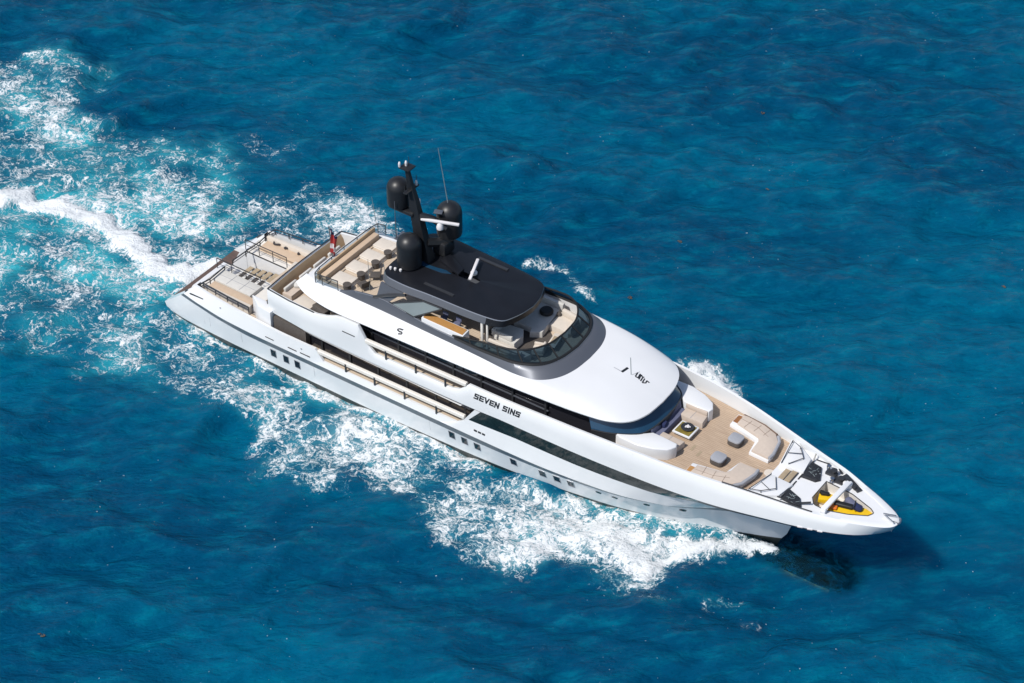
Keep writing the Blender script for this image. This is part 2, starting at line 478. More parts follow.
# forward window band
w_st = [p for p in P5]
fy5, fz5 = L5[0], L5[1]; fy6, fz6 = L6[0], L6[1]
xs = np.linspace(25.3, 48.2, 120)
lo = [(x, -float(fy5(x)) - .0, float(fz5(x)) ) for x in xs]
u = (xs - 25.3) / (48.2 - 25.3)
xt = 26.3 + u * (51.7 - 26.3)
hi = [(x, -float(fy6(x)) + .05, float(fz6(x))) for x in xt]
k_end = int(np.argmin(abs(xs - 41.6)))
wb = MB()
wb.loft([lo[:k_end + 1], hi[:k_end + 1]])
part('window_band', mirror(wb), 'hullglass')
fb = MB()
fb.loft([lo[k_end:], hi[k_end:]])
part('bow_flare', mirror(fb), 'hull', smooth=60)
for s in (-1, 1):
    xq = np.linspace(41.2, 49.3, 30)
    m = MB()
    tp = np.interp(xq, [41.2, 42.5, 46, 49.3], [.30, .24, .16, .03])
    m.loft([[(x, s * (float(fy6(x)) - .02), float(fz6(x)) - .03) for x in xq], [(x, s * (float(fy6(x)) - .02 - .55 * h_), float(fz6(x)) - .03 - h_) for x, h_ in zip(xq, tp)]])
    part('bow_shadow_strip', m, 'dark')  # dark strip drawn as a shadow gap under the bulwark's lower edge
# strut aft of window band
st = MB()
st.loft([[(24.9, -4.5, 3.2), (25.3, -4.5, 3.42), (26.3, -4.5, 4.45), (25.75, -4.5, 4.4)], [(24.9, -4.3, 3.2), (25.3, -4.3, 3.42), (26.3, -4.3, 4.45), (25.75, -4.3, 4.4)]], closed=True, cap=True)
part('window_strut', st, 'white')
st2 = MB().add([(x, -y, z) for x, y, z in st.v], st.f)
part('window_strut', st2, 'white')

# upper band / bulwark
P6 = line_pts(L6, NH)
P7 = line_pts(L7, NH, [p[0] for p in L7z[1:-1]])
rise = np.interp(P7[:, 0], [9, 40, 43, 52], [.2, .2, .24, .30])
mid = P6 * .5 + P7 * .5
mid[:, 1] += .035
ban = MB()
inn_y = np.maximum(P7[:, 1] - rise, 0.02)
inn_x = P7[:, 0] - np.interp(P7[:, 0], [46, 52], [0, .45])
top_in = [(x, -y, z) for x, y, z in zip(inn_x, inn_y, P7[:, 2] - .0)]
round_o = [(p[0], -p[1] + .0, p[2] - .04) for p in P7]
round_t = [(a[0] * .8 + b[0] * .2, (-a[1]) * .75 + b[1] * .25, a[2] + .02) for a, b in zip(P7, top_in)]
bot_in = [(x, -min(y, float(p6[1])), min(5.0, z - .12)) for (x, y, z), p6 in zip([(a, b, c[2]) for a, b, c in zip(inn_x, inn_y, P7)], P6)]
low_o = [(p[0], -p[1] + .12, p[2] - .05) for p in P6]
ban.loft([low_o, sb(P6), sb(mid), round_o, round_t, top_in, bot_in])
band = part('bulwark', mirror(ban), 'hull', smooth=40)
# dark underside line at bow edge
# aft bulwark of the upper deck
ab = MB()
ys = np.linspace(-3.8, 3.8, 25)
def abx(y): return 9.0 - .12 * (1 - (y / 3.8) ** 2)
ab.loft([[(abx(y) + .5, y, 4.1) for y in ys], [(abx(y), y, 4.35) for y in ys], [(abx(y), y, 5.82) for y in ys], [(abx(y) + .12, y, 5.84) for y in ys]])
part('aft_bulwark', ab, 'white')
ab2 = MB()
ab2.loft([[(abx(y) + .121, y, 5.84) for y in ys], [(abx(y) + .3, y, 5.5) for y in ys], [(abx(y) + .42, y, 4.9) for y in ys]])
part('bulwark_lining', ab2, 'tanwood')
rl = MB()
pts = [(13.2, -4.24, 6.14), (11, -4.06, 5.99), (9.5, -3.86, 5.93)] + [(abx(y) + .03, y, 5.92) for y in ys] + [(9.5, 3.86, 5.93), (11, 4.06, 5.99), (13.2, 4.24, 6.14)]
rl.tube(pts, .045, 6)
part('aft_handrail', rl, 'dark')

# text and slots on band -------------------------------------------------
bvh_band = BVHTree.FromPolygons([Vector(v) for v in ban.v], ban.f)
def band_y(x, z):
    h = bvh_band.ray_cast(Vector((x, -10, z)), Vector((0, 1, 0)))
    return h[0].y if h[0] else -4.48
LET = {
 'S': [[(1, .92), (.12, .92), (.12, .52), (.88, .52), (.88, .08), (0, .08)]],
 'E': [[(1, .92), (.1, .92), (.1, .08), (1, .08)], [(.1, .5), (.9, .5)]],
 'V': [[(.06, 1), (.5, .06), (.94, 1)]],
 'N': [[(.1, 0), (.1, .96), (.9, .04), (.9, 1)]],
 'I': [[(.5, 0), (.5, 1)]],
}
def stroke_quads(poly, w, h, t, x0):
    out = []
    for (a, b), (c, d) in zip(poly[:-1], poly[1:]):
        p = Vector((x0 + a * w, b * h)); q = Vector((x0 + c * w, d * h))
        dr = (q - p).normalized(); nn = Vector((-dr.y, dr.x)) * t / 2
        e = dr * t * .40
        out.append([p - e - nn, q + e - nn, q + e + nn, p - e + nn])
    return out
def name_text(txt, xstart, zc, h, w, side):
    m = MB(); x = 0
    shear = .18
    for ch in txt:
        if ch == ' ':
            x += w * .75; continue
        ww = w * (.3 if ch == 'I' else 1.0)
        for k, poly in enumerate(LET[ch]):
            for qd in stroke_quads(poly, ww, h, .10, x):
                vs = []
                for p in qd:
                    X = xstart + (p.x + shear * (p.y - h / 2)) if side < 0 else xstart - (p.x + shear * (p.y - h / 2))
                    Z = zc + (p.y - h / 2) + .028 * (X - 27.4)
                    yy = band_y(X, Z)
                    vs.append((X, side * (abs(yy) + .006 + .001 * (k % 2)), Z))
                vs2 = [(a, b - side * .02, c) for a, b, c in vs]
                m.loft([vs, vs2], closed=True, cap=True)
        x += ww + w * .30
    return m
part('name_lettering', name_text('SEVEN SINS', 25.8, 5.62, .37, .29, -1), 'letter', band, smooth=10)
part('name_lettering', name_text('SEVEN SINS', 29.1, 5.62, .37, .29, 1), 'letter', band, smooth=10)
for s in (-1, 1):
    m = MB()
    m.tube([(15.6, s * (abs(band_y(15.6, 5.88)) + .005), 5.88), (16.6, s * (abs(band_y(16.6, 5.9)) + .005), 5.9)], .035, 6)
    part('scupper', m, 'dark', band)
# hatch outline in band
m = MB()
for a, b in [((35.4, 5.15), (35.4, 6.3)), ((36.9, 5.15), (36.9, 6.3)), ((35.4, 5.15), (36.9, 5.15))]:
    m.tube([(a[0], band_y(*a) + .003, a[1]), (b[0], band_y(*b) + .003, b[1])], .008, 4)
part('shell_door_seam', m, 'lettergrey', band)

# side openings: rails and posts
def cap_rail(x0, x1, y, z0, z1, w, h, nm):
    m = MB()
    n = 12
    rows = []
    for i in range(n + 1):
        t = i / n
        x = x0 + t * (x1 - x0); z = z0 + t * (z1 - z0)
        prof = [(-w / 2, -h * .3), (-w / 2, h * .3), (-w * .3, h / 2), (w * .3, h / 2), (w / 2, h * .3), (w / 2, -h * .3), (w * .3, -h / 2), (-w * .3, -h / 2)]
        rows.append([(x, y + a, z + b) for a, b in prof])
    m.loft(rows, closed=True, cap=True)
    return m
for s in (-1, 1):
    hr = part('side_handrail', cap_rail(13.5, 24.95, s * 4.38, 3.24, 3.38, .26, .32, ''), 'cap')
    for x in (15.75, 18.05, 20.4, 22.85):
        m = MB(); m.box((x, s * 4.49, 3.0), (.13, .08, .64), r=.02)
        part('rail_post', m, 'dark', hr)
    hr = part('side_handrail', cap_rail(17.4, 25.1, s * 4.33, 5.86, 6.0, .26, .32, ''), 'cap')
    for x in (19.0, 21.3, 23.55):
        m = MB(); m.box((x, s * 4.43, 5.52), (.13, .08, .7), r=.02)
        part('rail_post', m, 'dark', hr)

# ---- decks
def half_poly(fn, x0, x1, n, inset):
    xs = np.linspace(x0, x1, n)
    return [(float(x), max(float(fn(x)) - inset, .02)) for x in xs]
def deck(name, poly_half, z, m, thick=.06):
    d = MB()
    top = [(x, -y, z) for x, y in poly_half]; to2 = [(x, y, z) for x, y in poly_half]
    d.loft([top, to2])
    d.loft([[(x, -y, z - thick) for x, y in poly_half], [(x, y, z - thick) for x, y in poly_half]])
    return part(name, d, m)
# main deck with stair well
md = MB()
zf = 2.72
ph = half_poly(L5[0], 2.2, 26, 60, .1)
def strip_deck(y0f, y1f, x0, x1):
    xs = np.linspace(x0, x1, 40)
    md.loft([[(x, y0f(x), zf) for x in xs], [(x, y1f(x), zf) for x in xs]])
yo = lambda x: float(L5[0](x)) - .1
WX0, WX1, WY0, WY1 = 2.1, 5.85, -.15, 1.75
strip_deck(lambda x: -yo(x), lambda x: WY0, 2.1, WX1)
strip_deck(lambda x: WY1, lambda x: yo(x), 2.1, WX1)
strip_deck(lambda x: -yo(x), lambda x: yo(x), WX1, 26)
part('main_deck', md, 'teakpale')
# well walls, stairs
ww = MB()
ww.loft([[(2.27, WY0, zf + .02), (WX1, WY0, zf + .02)], [(2.27, WY0, .8), (WX1, WY0, .8)]])
ww.loft([[(2.27, WY1, zf + .02), (WX1, WY1, zf + .02)], [(2.27, WY1, .8), (WX1, WY1, .8)]])
ww.loft([[(WX1, WY0, zf), (WX1, WY1, zf)], [(WX1, WY0, .8), (WX1, WY1, .8)]])
part('stair_well', ww, 'white')
stp = MB()
for i in range(6):
    x = 2.55 + i * .56; z = 1.52 + i * .09
    m = MB(); m.box((x + .16, (WY0 + WY1) / 2, z), (.34, WY1 - WY0 - .06, .05), r=.01)
    part('stair_tread', m, 'teakstep')
m = MB(); m.prism([(1.2, WY0 + .01), (WX1 - .01, WY0 + .01), (WX1 - .01, WY1 - .01), (1.2, WY1 - .01)], .78, .83)
part('well_floor', m, 'dark')
for i in range(6):
    m = MB(); m.box((2.75 + i * .54, -.52, zf + .012), (.30, .68, .02)); part('deck_shadow_stripe', m, 'greycush' if i < 2 else 'brownweave')  # dark strips stand for shadow stripes cast on the deck
m = MB()
for y0, y1 in ((-3.9, WY0), (WY1, 3.9)):
    m.prism([(2.25, y0), (6.9, y0 * 1.03 if abs(y0) > 3 else y0), (6.9, y1 * 1.03 if abs(y1) > 3 else y1), (2.25, y1)], zf - .1, zf + .006)
part('aft_deck_plating', m, 'cap')
for s in (-1, 1):
    m = MB(); m.prism([(7.2, s * 3.3), (9.4, s * 3.3), (9.4, s * 4.16), (8.3, s * 4.02)][::-s], 2.73, 4.36, r=.08)
    part('overhang_bulkhead', m, 'white')
# transom quarters
tq = MB()
for y0, y1 in ((-3.25, WY0), (WY1, 3.25)):
    tq.add([(.75, y0, .8), (.75, y1, .8), (1.9, y1, 2.75), (1.9, y0, 2.75), (2.25, y1, 2.75), (2.25, y0, 2.75), (2.25, y0, .8), (2.25, y1, .8)],
           [(0, 1, 2, 3), (3, 2, 4, 5), (0, 3, 5, 6), (1, 7, 4, 2)])
part('transom', tq, 'white')
m = MB(); m.prism([(-.26, -3.82), (1.3, -3.24), (1.3, 3.24), (-.26, 3.82)], .66, .80, r=.02)
m.v = [(x if x > 0 else x - .12 * (1 - (y / 3.9) ** 2), y, z) for x, y, z in m.v]
part('swim_platform', m, 'teakdark')

# saloon on main deck
sal = MB()
sal.loft([[(x, y * 1.1, 2.7) for x, y in [(8.8, -3.2), (9.2, -3.3), (26.5, -3.4), (26.5, 3.4), (9.2, 3.3), (8.8, 3.2)]], [(x, y * 1.1, 4.6) for x, y in [(8.6, -3.2), (9.2, -3.3), (26.5, -3.4), (26.5, 3.4), (9.2, 3.3), (8.6, 3.2)]]], closed=True)
sa = part('saloon', sal, 'glass')
for s in (-1, 1):
    for x in np.arange(11.0, 25, 2.25):
        m = MB(); m.box((x, s * 3.72, 3.6), (.14, .06, 1.8))
        part('window_mullion', m, 'dark', sa)
    m = MB(); m.box((17.3, s * 3.72, 3.62), (17.4, .07, .09), r=.01)
    part('saloon_sill', m, 'grey', sa)
    m = MB(); m.prism([(9.45, s * 3.3), (12.2, s * 3.3), (12.2, s * 4.05), (9.45, s * 3.95)][::-s], 2.73, 3.95, r=.03)
    part('deck_locker', m, 'brownweave')

# upper deck slab
hp = [(9.02, 3.6)] + half_poly(L7[0], 9.2, 43.5, 70, .16)
ud = MB()
hp_in = [(x, y) for x, y in hp if x < 36.5]
top = [(x, -y, 4.95) for x, y in hp_in]; to2 = [(x, y, 4.95) for x, y in hp_in]
ud.loft([top, to2])
part('upper_deck', ud, 'teakpale')
sf = MB()
hp6 = [(x, y + .02) for x, y in half_poly(L6[0], 9.1, 36, 70, .12)]
sf.loft([[(x, -y, 4.2 if x < 25 else 4.6) for x, y in hp6], [(x, y, 4.2 if x < 25 else 4.6) for x, y in hp6]])
part('deckhead', sf, 'white')
FZ = 5.33
fd = MB()
hpf = [(x, y) for x, y in half_poly(L7[0], 34.5, 44.3, 40, .22)]
fd.loft([[(x, -y, FZ) for x, y in hpf], [(x, y, FZ) for x, y in hpf]])
part('foredeck', fd, 'teak')

# upper house: dark glass band
def ucurve(half):
    """half: list (x,y,z) from aft to front centre (y>=0 halfwidth) -> full list starboard aft .. front .. port aft, resampled"""
    P = np.array(half, float)
    d = np.r_[0, np.cumsum(np.hypot(np.diff(P[:, 0]), np.diff(P[:, 1])))]
    d /= d[-1]
    return P, d
def useq(half, n=61, t=None):
    P, d = ucurve(half)
    fx, fy, fz = pchip(d, P[:, 0]), pchip(d, P[:, 1]), pchip(d, P[:, 2])
    if t is None: t = np.linspace(0, 1, n)
    a = np.stack([fx(t), -fy(t), fz(t)], 1)
    b = a[:-1][::-1].copy(); b[:, 1] *= -1
    return np.r_[a, b]
def chord(half, keys, n=20):
    """parameter positions so that given key indices fall on equal spans"""
    P, d = ucurve(half)
    out = []
    for a, b in zip(keys[:-1], keys[1:]):
        out += list(np.linspace(d[a], d[b], n)[:-1])
    return np.array(out + [d[keys[-1]]])

hb = [(15.5, 3.45, 4.95), (20, 3.5, 4.95), (26, 3.5, 4.95), (31, 3.4, 4.95), (33.6, 3.15, 4.95), (35.2, 2.6, 4.95), (35.9, 1.5, 4.95), (36.1, 0, 4.95)]
ht = [(15.5, 3.35, 7.0), (20, 3.4, 7.05), (26, 3.35, 7.1), (31, 3.2, 7.15), (33.4, 2.9, 7.15), (34.8, 2.3, 7.12), (35.35, 1.3, 7.1), (35.5, 0, 7.1)]
uh = MB()
uh.loft([useq(hb), useq(ht)])
house = part('upper_house', uh, 'glass')
au = MB()
au.loft([[(15.5, y, 4.95) for y in (-3.45, 3.45)], [(15.5, y, 7.0) for y in (-3.35, 3.35)]])
part('aft_door_glazing', au, 'glass', house)
for s in (-1, 1):
    for x in (17.2, 19.3, 21.4, 23.5, 25.6, 27.9, 30.3):
        m = MB(); m.box((x, s * 3.5, 6.05), (.13, .08, 2.0))
        part('window_mullion', m, 'dark', house)
    m = MB(); m.box((23.2, s * 3.5, 5.95), (14.6, .07, .1), r=.01)
    part('window_sill', m, 'grey', house)
# blue windscreen
w0 = [(33.6, 3.55, 6.05), (34.6, 3.25, 6.08), (35.6, 2.75, 6.12), (36.35, 2.1, 6.15), (36.62, 1.1, 6.18), (36.7, 0, 6.2)]
w1 = [(33.0, 3.1, 7.05), (33.9, 2.85, 7.06), (34.7, 2.35, 7.07), (35.2, 1.7, 7.08), (35.4, .9, 7.08), (35.5, 0, 7.08)]
ws = MB(); ws.loft([useq(w0, 31), useq(w1, 31)])
wsc = part('windscreen', ws, 'blueglass')
wb_ = MB()
b0 = np.array(useq(w0, 31)); b2 = b0.copy(); b2[:, 2] = 5.3
wb_.loft([b0, b2])
part('windscreen_base', wb_, 'dark')
m = MB()
m.tube(useq([(a, b, c + .02) for a, b, c in w0], 31), .045, 6)
part('windscreen_trim', m, 'dark', wsc)

# sundeck shell
E0 = [(11.2, 3.45, 7.2), (12, 3.86, 7.1), (13, 4.08, 7.0), (14.5, 4.28, 6.98), (16, 4.33, 7.03), (20, 4.34, 7.12), (24, 4.3, 7.18), (27.5, 4.22, 7.22), (31.65, 4.0, 7.24), (33, 3.86, 7.24), (34.3, 3.62, 7.22), (35.3, 3.15, 7.2), (35.95, 2.35, 7.17), (36.25, 1.25, 7.15), (36.33, 0, 7.15)]
G0 = [(11.5, 2.95, 7.55), (14.5, 3.2, 7.72), (17.7, 3.25, 7.75), (21, 3.4, 7.8), (25.5, 3.62, 7.9), (28.0, 3.76, 7.92), (29.3, 3.6, 7.94), (30.2, 3.05, 7.96), (30.8, 2.1, 7.98), (31.05, 1.1, 8.0), (31.12, 0, 8.0)]
tE = chord(E0, [0, 3, 5, 8, 11, 14], 24)
tG = chord(G0, [0, 1, 3, 5, 7, 10], 24)
E1 = useq(E0, t=tE); G1 = useq(G0, t=tG)
Eu = E1.copy(); Eu[:, 2] -= .10; Eu[:, 1] *= .985
def inset(A, B, f, dz): 
    C_ = A + (B - A) * f; C_[:, 2] += dz; return C_
rows = [inset(Eu, G1, .08, -.03), Eu, E1]
for f in (.03, .08, .16, .3, .45, .6, .75, .88):
    # shoulder: quick rise then gentle crown
    C_ = E1 + (G1 - E1) * f
    fr = np.clip((E1[:, 0] - 28) / 6, 0, 1)          # forward part is a long crowned roof
    zz_side = E1[:, 2] + (G1[:, 2] - E1[:, 2]) * (f ** .85)
    zz_fr = E1[:, 2] + (G1[:, 2] - E1[:, 2]) * (1 - (1 - f) ** 2.3)
    C_[:, 2] = zz_side * (1 - fr) + zz_fr * fr
    rows.append(C_)
rows.append(G1)
sh = MB(); sh.loft(rows)
roof = part('wheelhouse_roof', sh, 'white', smooth=50)
bvh_roof = BVHTree.FromPolygons([Vector(v) for v in sh.v], sh.f)
def roof_z(x, y):
    h = bvh_roof.ray_cast(Vector((x, y, 30)), Vector((0, 0, -1)))
    return h[0].z if h[0] else 7.6
soff = MB(); a_ = inset(Eu, G1, .08, -.03)
nh = len(a_) // 2
soff.loft([a_[:nh + 1], a_[nh:][::-1]])
part('sundeck_underside', soff, 'white')

# grey coaming
H0 = [(11.5, 2.9, 7.57), (14.5, 3.14, 7.76), (15.4, 3.13, 8.1), (17.0, 3.16, 8.45), (18.0, 3.2, 8.6), (19.2, 3.28, 8.55), (20.4, 3.34, 8.42), (22.5, 3.42, 8.3), (25.4, 3.5, 8.32), (27.6, 3.5, 8.42), (28.9, 3.1, 8.46), (29.7, 2.4, 8.46), (30.15, 1.3, 8.46), (30.3, 0, 8.46)]
tH = chord(H0, [0, 1, 5, 9, 11, 13], 24)
tG2 = chord(G0, [0, 1, 3, 5, 7, 10], 24)
H1 = useq(H0, t=tH); G2 = useq(G0, t=tG2)
Hi = H1.copy(); 
cxy = np.stack([np.clip(Hi[:, 0], 0, 24), np.zeros(len(Hi))], 1)
dv = Hi[:, :2] - cxy; L_ = np.maximum(np.hypot(dv[:, 0], dv[:, 1]), 1e-3)[:, None]
Hi[:, :2] = Hi[:, :2] - dv / L_ * .14
Hf = Hi.copy(); Hf[:, 2] = 7.58
midc = (G2 + H1) / 2; midc[:, 2] += .03
k0 = 23
k1 = len(H1) - k0
cm_ = MB(); cm_.loft([G2[k0:k1], midc[k0:k1], H1[k0:k1], Hi[k0:k1]])
coam = part('sundeck_coaming', cm_, 'grey', smooth=50)
li = MB(); li.loft([Hi, Hf])
part('coaming_lining', li, 'white')
# low white edge aft of coaming
for sl0 in (slice(0, k0 + 1), slice(k1 - 1, None)):
    le = MB(); le.loft([G2[sl0], H1[sl0], Hi[sl0]])
    part('sundeck_edge', le, 'white')
# sundeck floor
sfm = MB()
fl = [(p[0], p[1], 7.6) for p in Hf]
n2 = len(fl) // 2
sfm.loft([fl[:n2 + 1], fl[n2:][::-1]])
sfm.v = [(max(x, 12.2) if x < 12.2 else x, y, z) for x, y, z in sfm.v]
part('sundeck_floor', sfm, 'teakpale')
# chrome line along coaming top
m = MB(); m.tube([tuple(p + np.array([0, 0, .012])) for p in H1[k0 + 6:k1 - 6]], .022, 5)
part('coaming_trim', m, 'silver', coam)

# windscreen of sundeck
B0 = [(23.6, 3.42, 8.34), (25.4, 3.48, 8.36), (27.6, 3.46, 8.45), (28.85, 3.06, 8.48), (29.62, 2.36, 8.48), (30.06, 1.26, 8.48), (30.2, 0, 8.48)]
T0 = [(23.4, 3.40, 8.42), (25.2, 3.32, 8.76), (27.2, 3.2, 9.04), (28.15, 2.82, 9.12), (28.8, 2.12, 9.14), (29.2, 1.14, 9.14), (29.3, 0, 9.14)]
tb = chord(B0, list(range(7)), 7)
tt = chord(T0, list(range(7)), 7)
B1 = useq(B0, t=tb); T1 = useq(T0, t=tt)
g = MB(); g.loft([B1, T1])
scr = part('sundeck_windscreen', g, 'screen', smooth=60)
fr = MB(); fr.tube(B1, .11, 6); part('screen_frame', fr, 'black', scr)
fr = MB(); fr.tube(T1, .06, 6); part('screen_frame', fr, 'black', scr)
nS = len(B1)
for i in list(range(4, nS - 4, 6)):
    m = MB(); m.tube([B1[i], T1[i]], .055, 5)
    part('screen_mullion', m, 'black', scr)

# roof emblem
def roof_stroke(m, pts, w, off=.006):
    for (a, b), (c, d) in zip(pts[:-1], pts[1:]):
        p = Vector((a, b)); q = Vector((c, d)); dr = (q - p).normalized(); nn = Vector((-dr.y, dr.x)) * w / 2
        k = max(1, int((q - p).length / .25))
        r0 = []; r1 = []
        for i in range(k + 1):
            s = p.lerp(q, i / k)
            l, r_ = s + nn, s - nn
            r0.append((l.x, l.y, roof_z(l.x, l.y) + off)); r1.append((r_.x, r_.y, roof_z(r_.x, r_.y) + off))
        m.loft([r0, r1])
Cm = M.translation
def px2roof(px, py):
    d = rv * (px - 512) / 2280.0 - vv * (py - 341.5) / 2280.0 + wv
    return d
# emblem points in deck metres
em = MB()
roof_stroke(em, [(33.31, .10), (33.39, .66)], .16)
part('roof_emblem', em, 'letter', roof, smooth=10)
em = MB()
roof_stroke(em, [(32.72, .14), (33.33, .12)], .06)
roof_stroke(em, [(33.9, .30), (34.02, .62), (34.1, .86)], .05)
part('roof_emblem', em, 'lettergrey', roof, smooth=10)
em = MB()
roof_stroke(em, [(33.02, 1.52), (33.86, .28)], .045)
part('roof_emblem', em, 'panelglass', roof, smooth=10)
em = MB()
for a in ([(34.12, .34), (34.05, .72)], [(34.12, .34), (34.32, .36)], [(34.3, .33), (34.22, .74)], [(34.4, .28), (34.3, .72), (34.42, .62), (34.55, .66)], [(34.55, .24), (34.48, .62)], [(34.7, .2), (34.62, .6)], [(34.7, .2), (34.86, .34), (34.8, .55), (35.0, .52)]):
    roof_stroke(em, a, .085, .007)
part('roof_emblem', em, 'letter', roof, smooth=10)
# small numeral mark on the sundeck side
em = MB()
def side_mark(x, t):
    y = -3.55 - .5 * (1 - t); return (x, y)
roof_stroke(em, [(19.95, -3.80), (19.65, -3.82), (19.55, -3.9), (19.72, -3.95), (19.95, -3.95), (20.0, -4.03), (19.75, -4.09)], .08)
part('side_emblem', em, 'letter', roof, smooth=10)
em = MB()
for a in ([(16.3, -3.5), (16.3, -3.95)], [(17.4, -3.5), (17.4, -3.98)], [(18.4, -3.5), (18.4, -3.98)], [(16.3, -3.96), (18.4, -3.98)]):
    roof_stroke(em, a, .014)
part('hatch_seam', em, 'lettergrey', roof, smooth=10)

# hardtop
HT = [(17.35, 0.0, 10.15), (17.38, 1.6, 10.12), (17.5, 2.35, 10.1), (18.2, 2.72, 10.1), (19.4, 2.78, 10.1), (21, 2.68, 10.1), (24, 2.55, 10.06), (25.7, 2.36, 10.04), (26.25, 2.12, 10.03), (26.6, 1.5, 10.05), (26.85, .75, 10.08), (26.95, 0, 10.08)]
tHt = np.linspace(0, 1, 70)
T_ = useq(HT, t=tHt)
def scaled(A, fx, fy, dz, xo=22.0):
    B = A.copy(); B[:, 0] = xo + (B[:, 0] - xo) * fx; B[:, 1] *= fy; B[:, 2] += dz; return B
ht = MB()
def loop(A): return [tuple(p) for p in A]
rows = [scaled(T_, .2, .1, .10), scaled(T_, .6, .5, .09), scaled(T_, .88, .85, .06), scaled(T_, .97, .95, .03), T_]
ht.loft([loop(r_) for r_ in rows])
htop = part('hardtop', ht, 'hardtop', smooth=45)
ht2 = MB(); ht2.loft([loop(scaled(T_, 1.001, 1.003, .004)), loop(scaled(T_, 1.004, 1.014, -.045))])
part('hardtop_chamfer', ht2, 'silver', htop)
def side_loops(idx):
    A = [scaled(T_, 1.004, 1.014, -.045), scaled(T_, 1.0, 1.07, -.44), scaled(T_, .975, 1.03, -.52), scaled(T_, .6, .5, -.5)]
    m_ = MB(); m_.loft([[tuple(a[k]) for k in idx] for a in A]); return m_
nT = len(T_); c_ = nT // 2; wS = 17
part('hardtop_side', side_loops(range(0, c_ - wS + 1)), 'grey', htop)
part('hardtop_side', side_loops(range(c_ + wS, nT)), 'grey', htop)
part('hardtop_visor', side_loops(range(c_ - wS, c_ + wS + 1)), 'hardtop', htop)
m = MB(); A4 = scaled(T_, .6, .5, -.5)
m.loft([[tuple(A4[k]) for k in range(0, c_ + 1)], [tuple(A4[k]) for k in range(nT - 1, c_ - 1, -1)]])
part('hardtop_ceiling', m, 'grey', htop)
# front lip dark
# supports
for s in (-1, 1):
    m = MB()
    q = [(18.5, s * 3.2, 8.58), (20.4, s * 3.33, 8.44), (22.3, s * 2.9, 9.62), (20.9, s * 2.95, 9.62)]
    m.loft([q, [(x, y - s * .03, z) for x, y, z in q]], closed=True, cap=True)
    pg = part('side_screen', m, 'panelglass')
    m = MB()
    m.tube([(17.2, s * 3.14, 8.45), (18.4, s * 3.2, 9.15), (19.6, s * 3.0, 9.55)], .1, 6)
    m.tube([q[0], q[1], q[2]], .05, 6); m.tube([q[0], q[3], q[2]], .05, 6)
    part('screen_frame', m, 'dark', pg)
    m = MB()
    m.loft([[(17.6, s * 2.9, 9.6), (19.4, s * 3.0, 9.6), (18.4, s * 3.2, 8.6), (17.4, s * 3.15, 8.5)], [(17.6, s * 2.75, 9.6), (19.4, s * 2.85, 9.6), (18.4, s * 3.08, 8.6), (17.4, s * 3.03, 8.5)]], closed=True, cap=True)
    part('hardtop_leg', m, 'grey')
    m = MB(); m.box((24.95, s * 2.5, 8.6), (.16, .12, 2.0), r=.02); 
    part('hardtop_post', m, 'cap')
    m = MB(); m.box((25.3, s * 2.45, 8.6), (.12, .1, 2.0), r=.02); 
    part('hardtop_post', m, 'cap')
# hardtop gear
m = MB()
m.prism([(19.8, 1.2), (19.8, .25), (21.6, -.3), (21.55, .35)], 10.2, 10.34, r=.03)
part('roof_hatch', m, 'hardtop', htop)
m = MB()
m.prism([(18.95, .2), (18.75, -.75), (20.6, -.62), (21.15, -.38)], 10.2, 10.225)
part('skylight', m, 'blueglass', htop)
m = MB(); m.prism([(17.9, 2.0), (17.8, .75), (18.9, .35), (19.0, 1.75)], 10.17, 10.24, r=.01)
part('access_panel', m, 'grey', htop)
for i, (x, y) in enumerate([(17.75, -2.05), (18.05, -1.98), (18.4, -1.9)]):
    m = MB(); m.lathe([(.06, 0), (.06, .08), (.09, .1), (.085, .2), (.03, .24)], (x, y, 10.13), 10)
    part('nav_light', m, 'flagwhite', htop)
m = MB(); m.box((21.4, -2.0, 10.17), (2.2, .2, .05)); m.box((22.6, 2.0, 10.17), (2.2, .2, .05))
part('roof_rail', m, 'dark', htop)

# mast
m = MB()
def mrow(x, w, l, y=0): return [(x - l, y - w, 0), (x + l, y - w, 0), (x + l, y + w, 0), (x - l, y + w, 0)]
rows = []
for z, x, w, l in [(10.1, 18.9, .34, .5), (11.3, 18.7, .28, .42), (12.4, 18.5, .24, .36), (13.4, 18.3, .22, .34), (14.5, 18.1, .17, .26), (15.6, 17.85, .13, .16), (16.6, 17.66, .09, .1)]:
    rows.append([(a, b, z) for a, b, _ in mrow(x, w, l)])
m.loft(rows, closed=True, cap=True)
mast = part('radar_mast', m, 'dome')
for fn in (lambda m: m.tube([(18.5, 0, 13.3), (19.3, .35, 13.15), (20.2, .5, 12.7)], [.25, .22, .16], 6),
           lambda m: m.tube([(18.9, .1, 11.4), (19.3, .9, 11.1), (19.55, 1.6, 11.2)], [.35, .32, .5], 8),
           lambda m: m.box((19.4, 1.2, 10.72), (1.0, 1.1, .95), r=.15),
           lambda m: m.box((17.5, 0, 13.35), (1.5, .7, .28), r=.1),
           lambda m: m.box((17.7, 0, 16.55), (.75, .75, .08), r=.02),
           lambda m: m.box((17.95, 0, 15.05), (.3, 1.3, .09), r=.02)):
    m = MB(); fn(m); part('mast_bracket', m, 'dome', mast)
def dome(c, r_, h):
    mm = MB()
    pr = [(r_ * .70, 0), (r_ * .97, .10), (r_, .3), (r_, h - r_ * .95)]
    for t in np.linspace(0.1, 1, 9):
        a = t * math.pi / 2
        pr.append((max(r_ * math.cos(a), .004), h - r_ * .95 + r_ * .95 * math.sin(a)))
    mm.lathe(pr, c, 32)
    return mm
part('satellite_dome', dome((18.45, -1.05, 10.18), .78, 2.3), 'dome')
part('satellite_dome', dome((19.55, 1.65, 11.35), .80, 2.4), 'dome', mast)
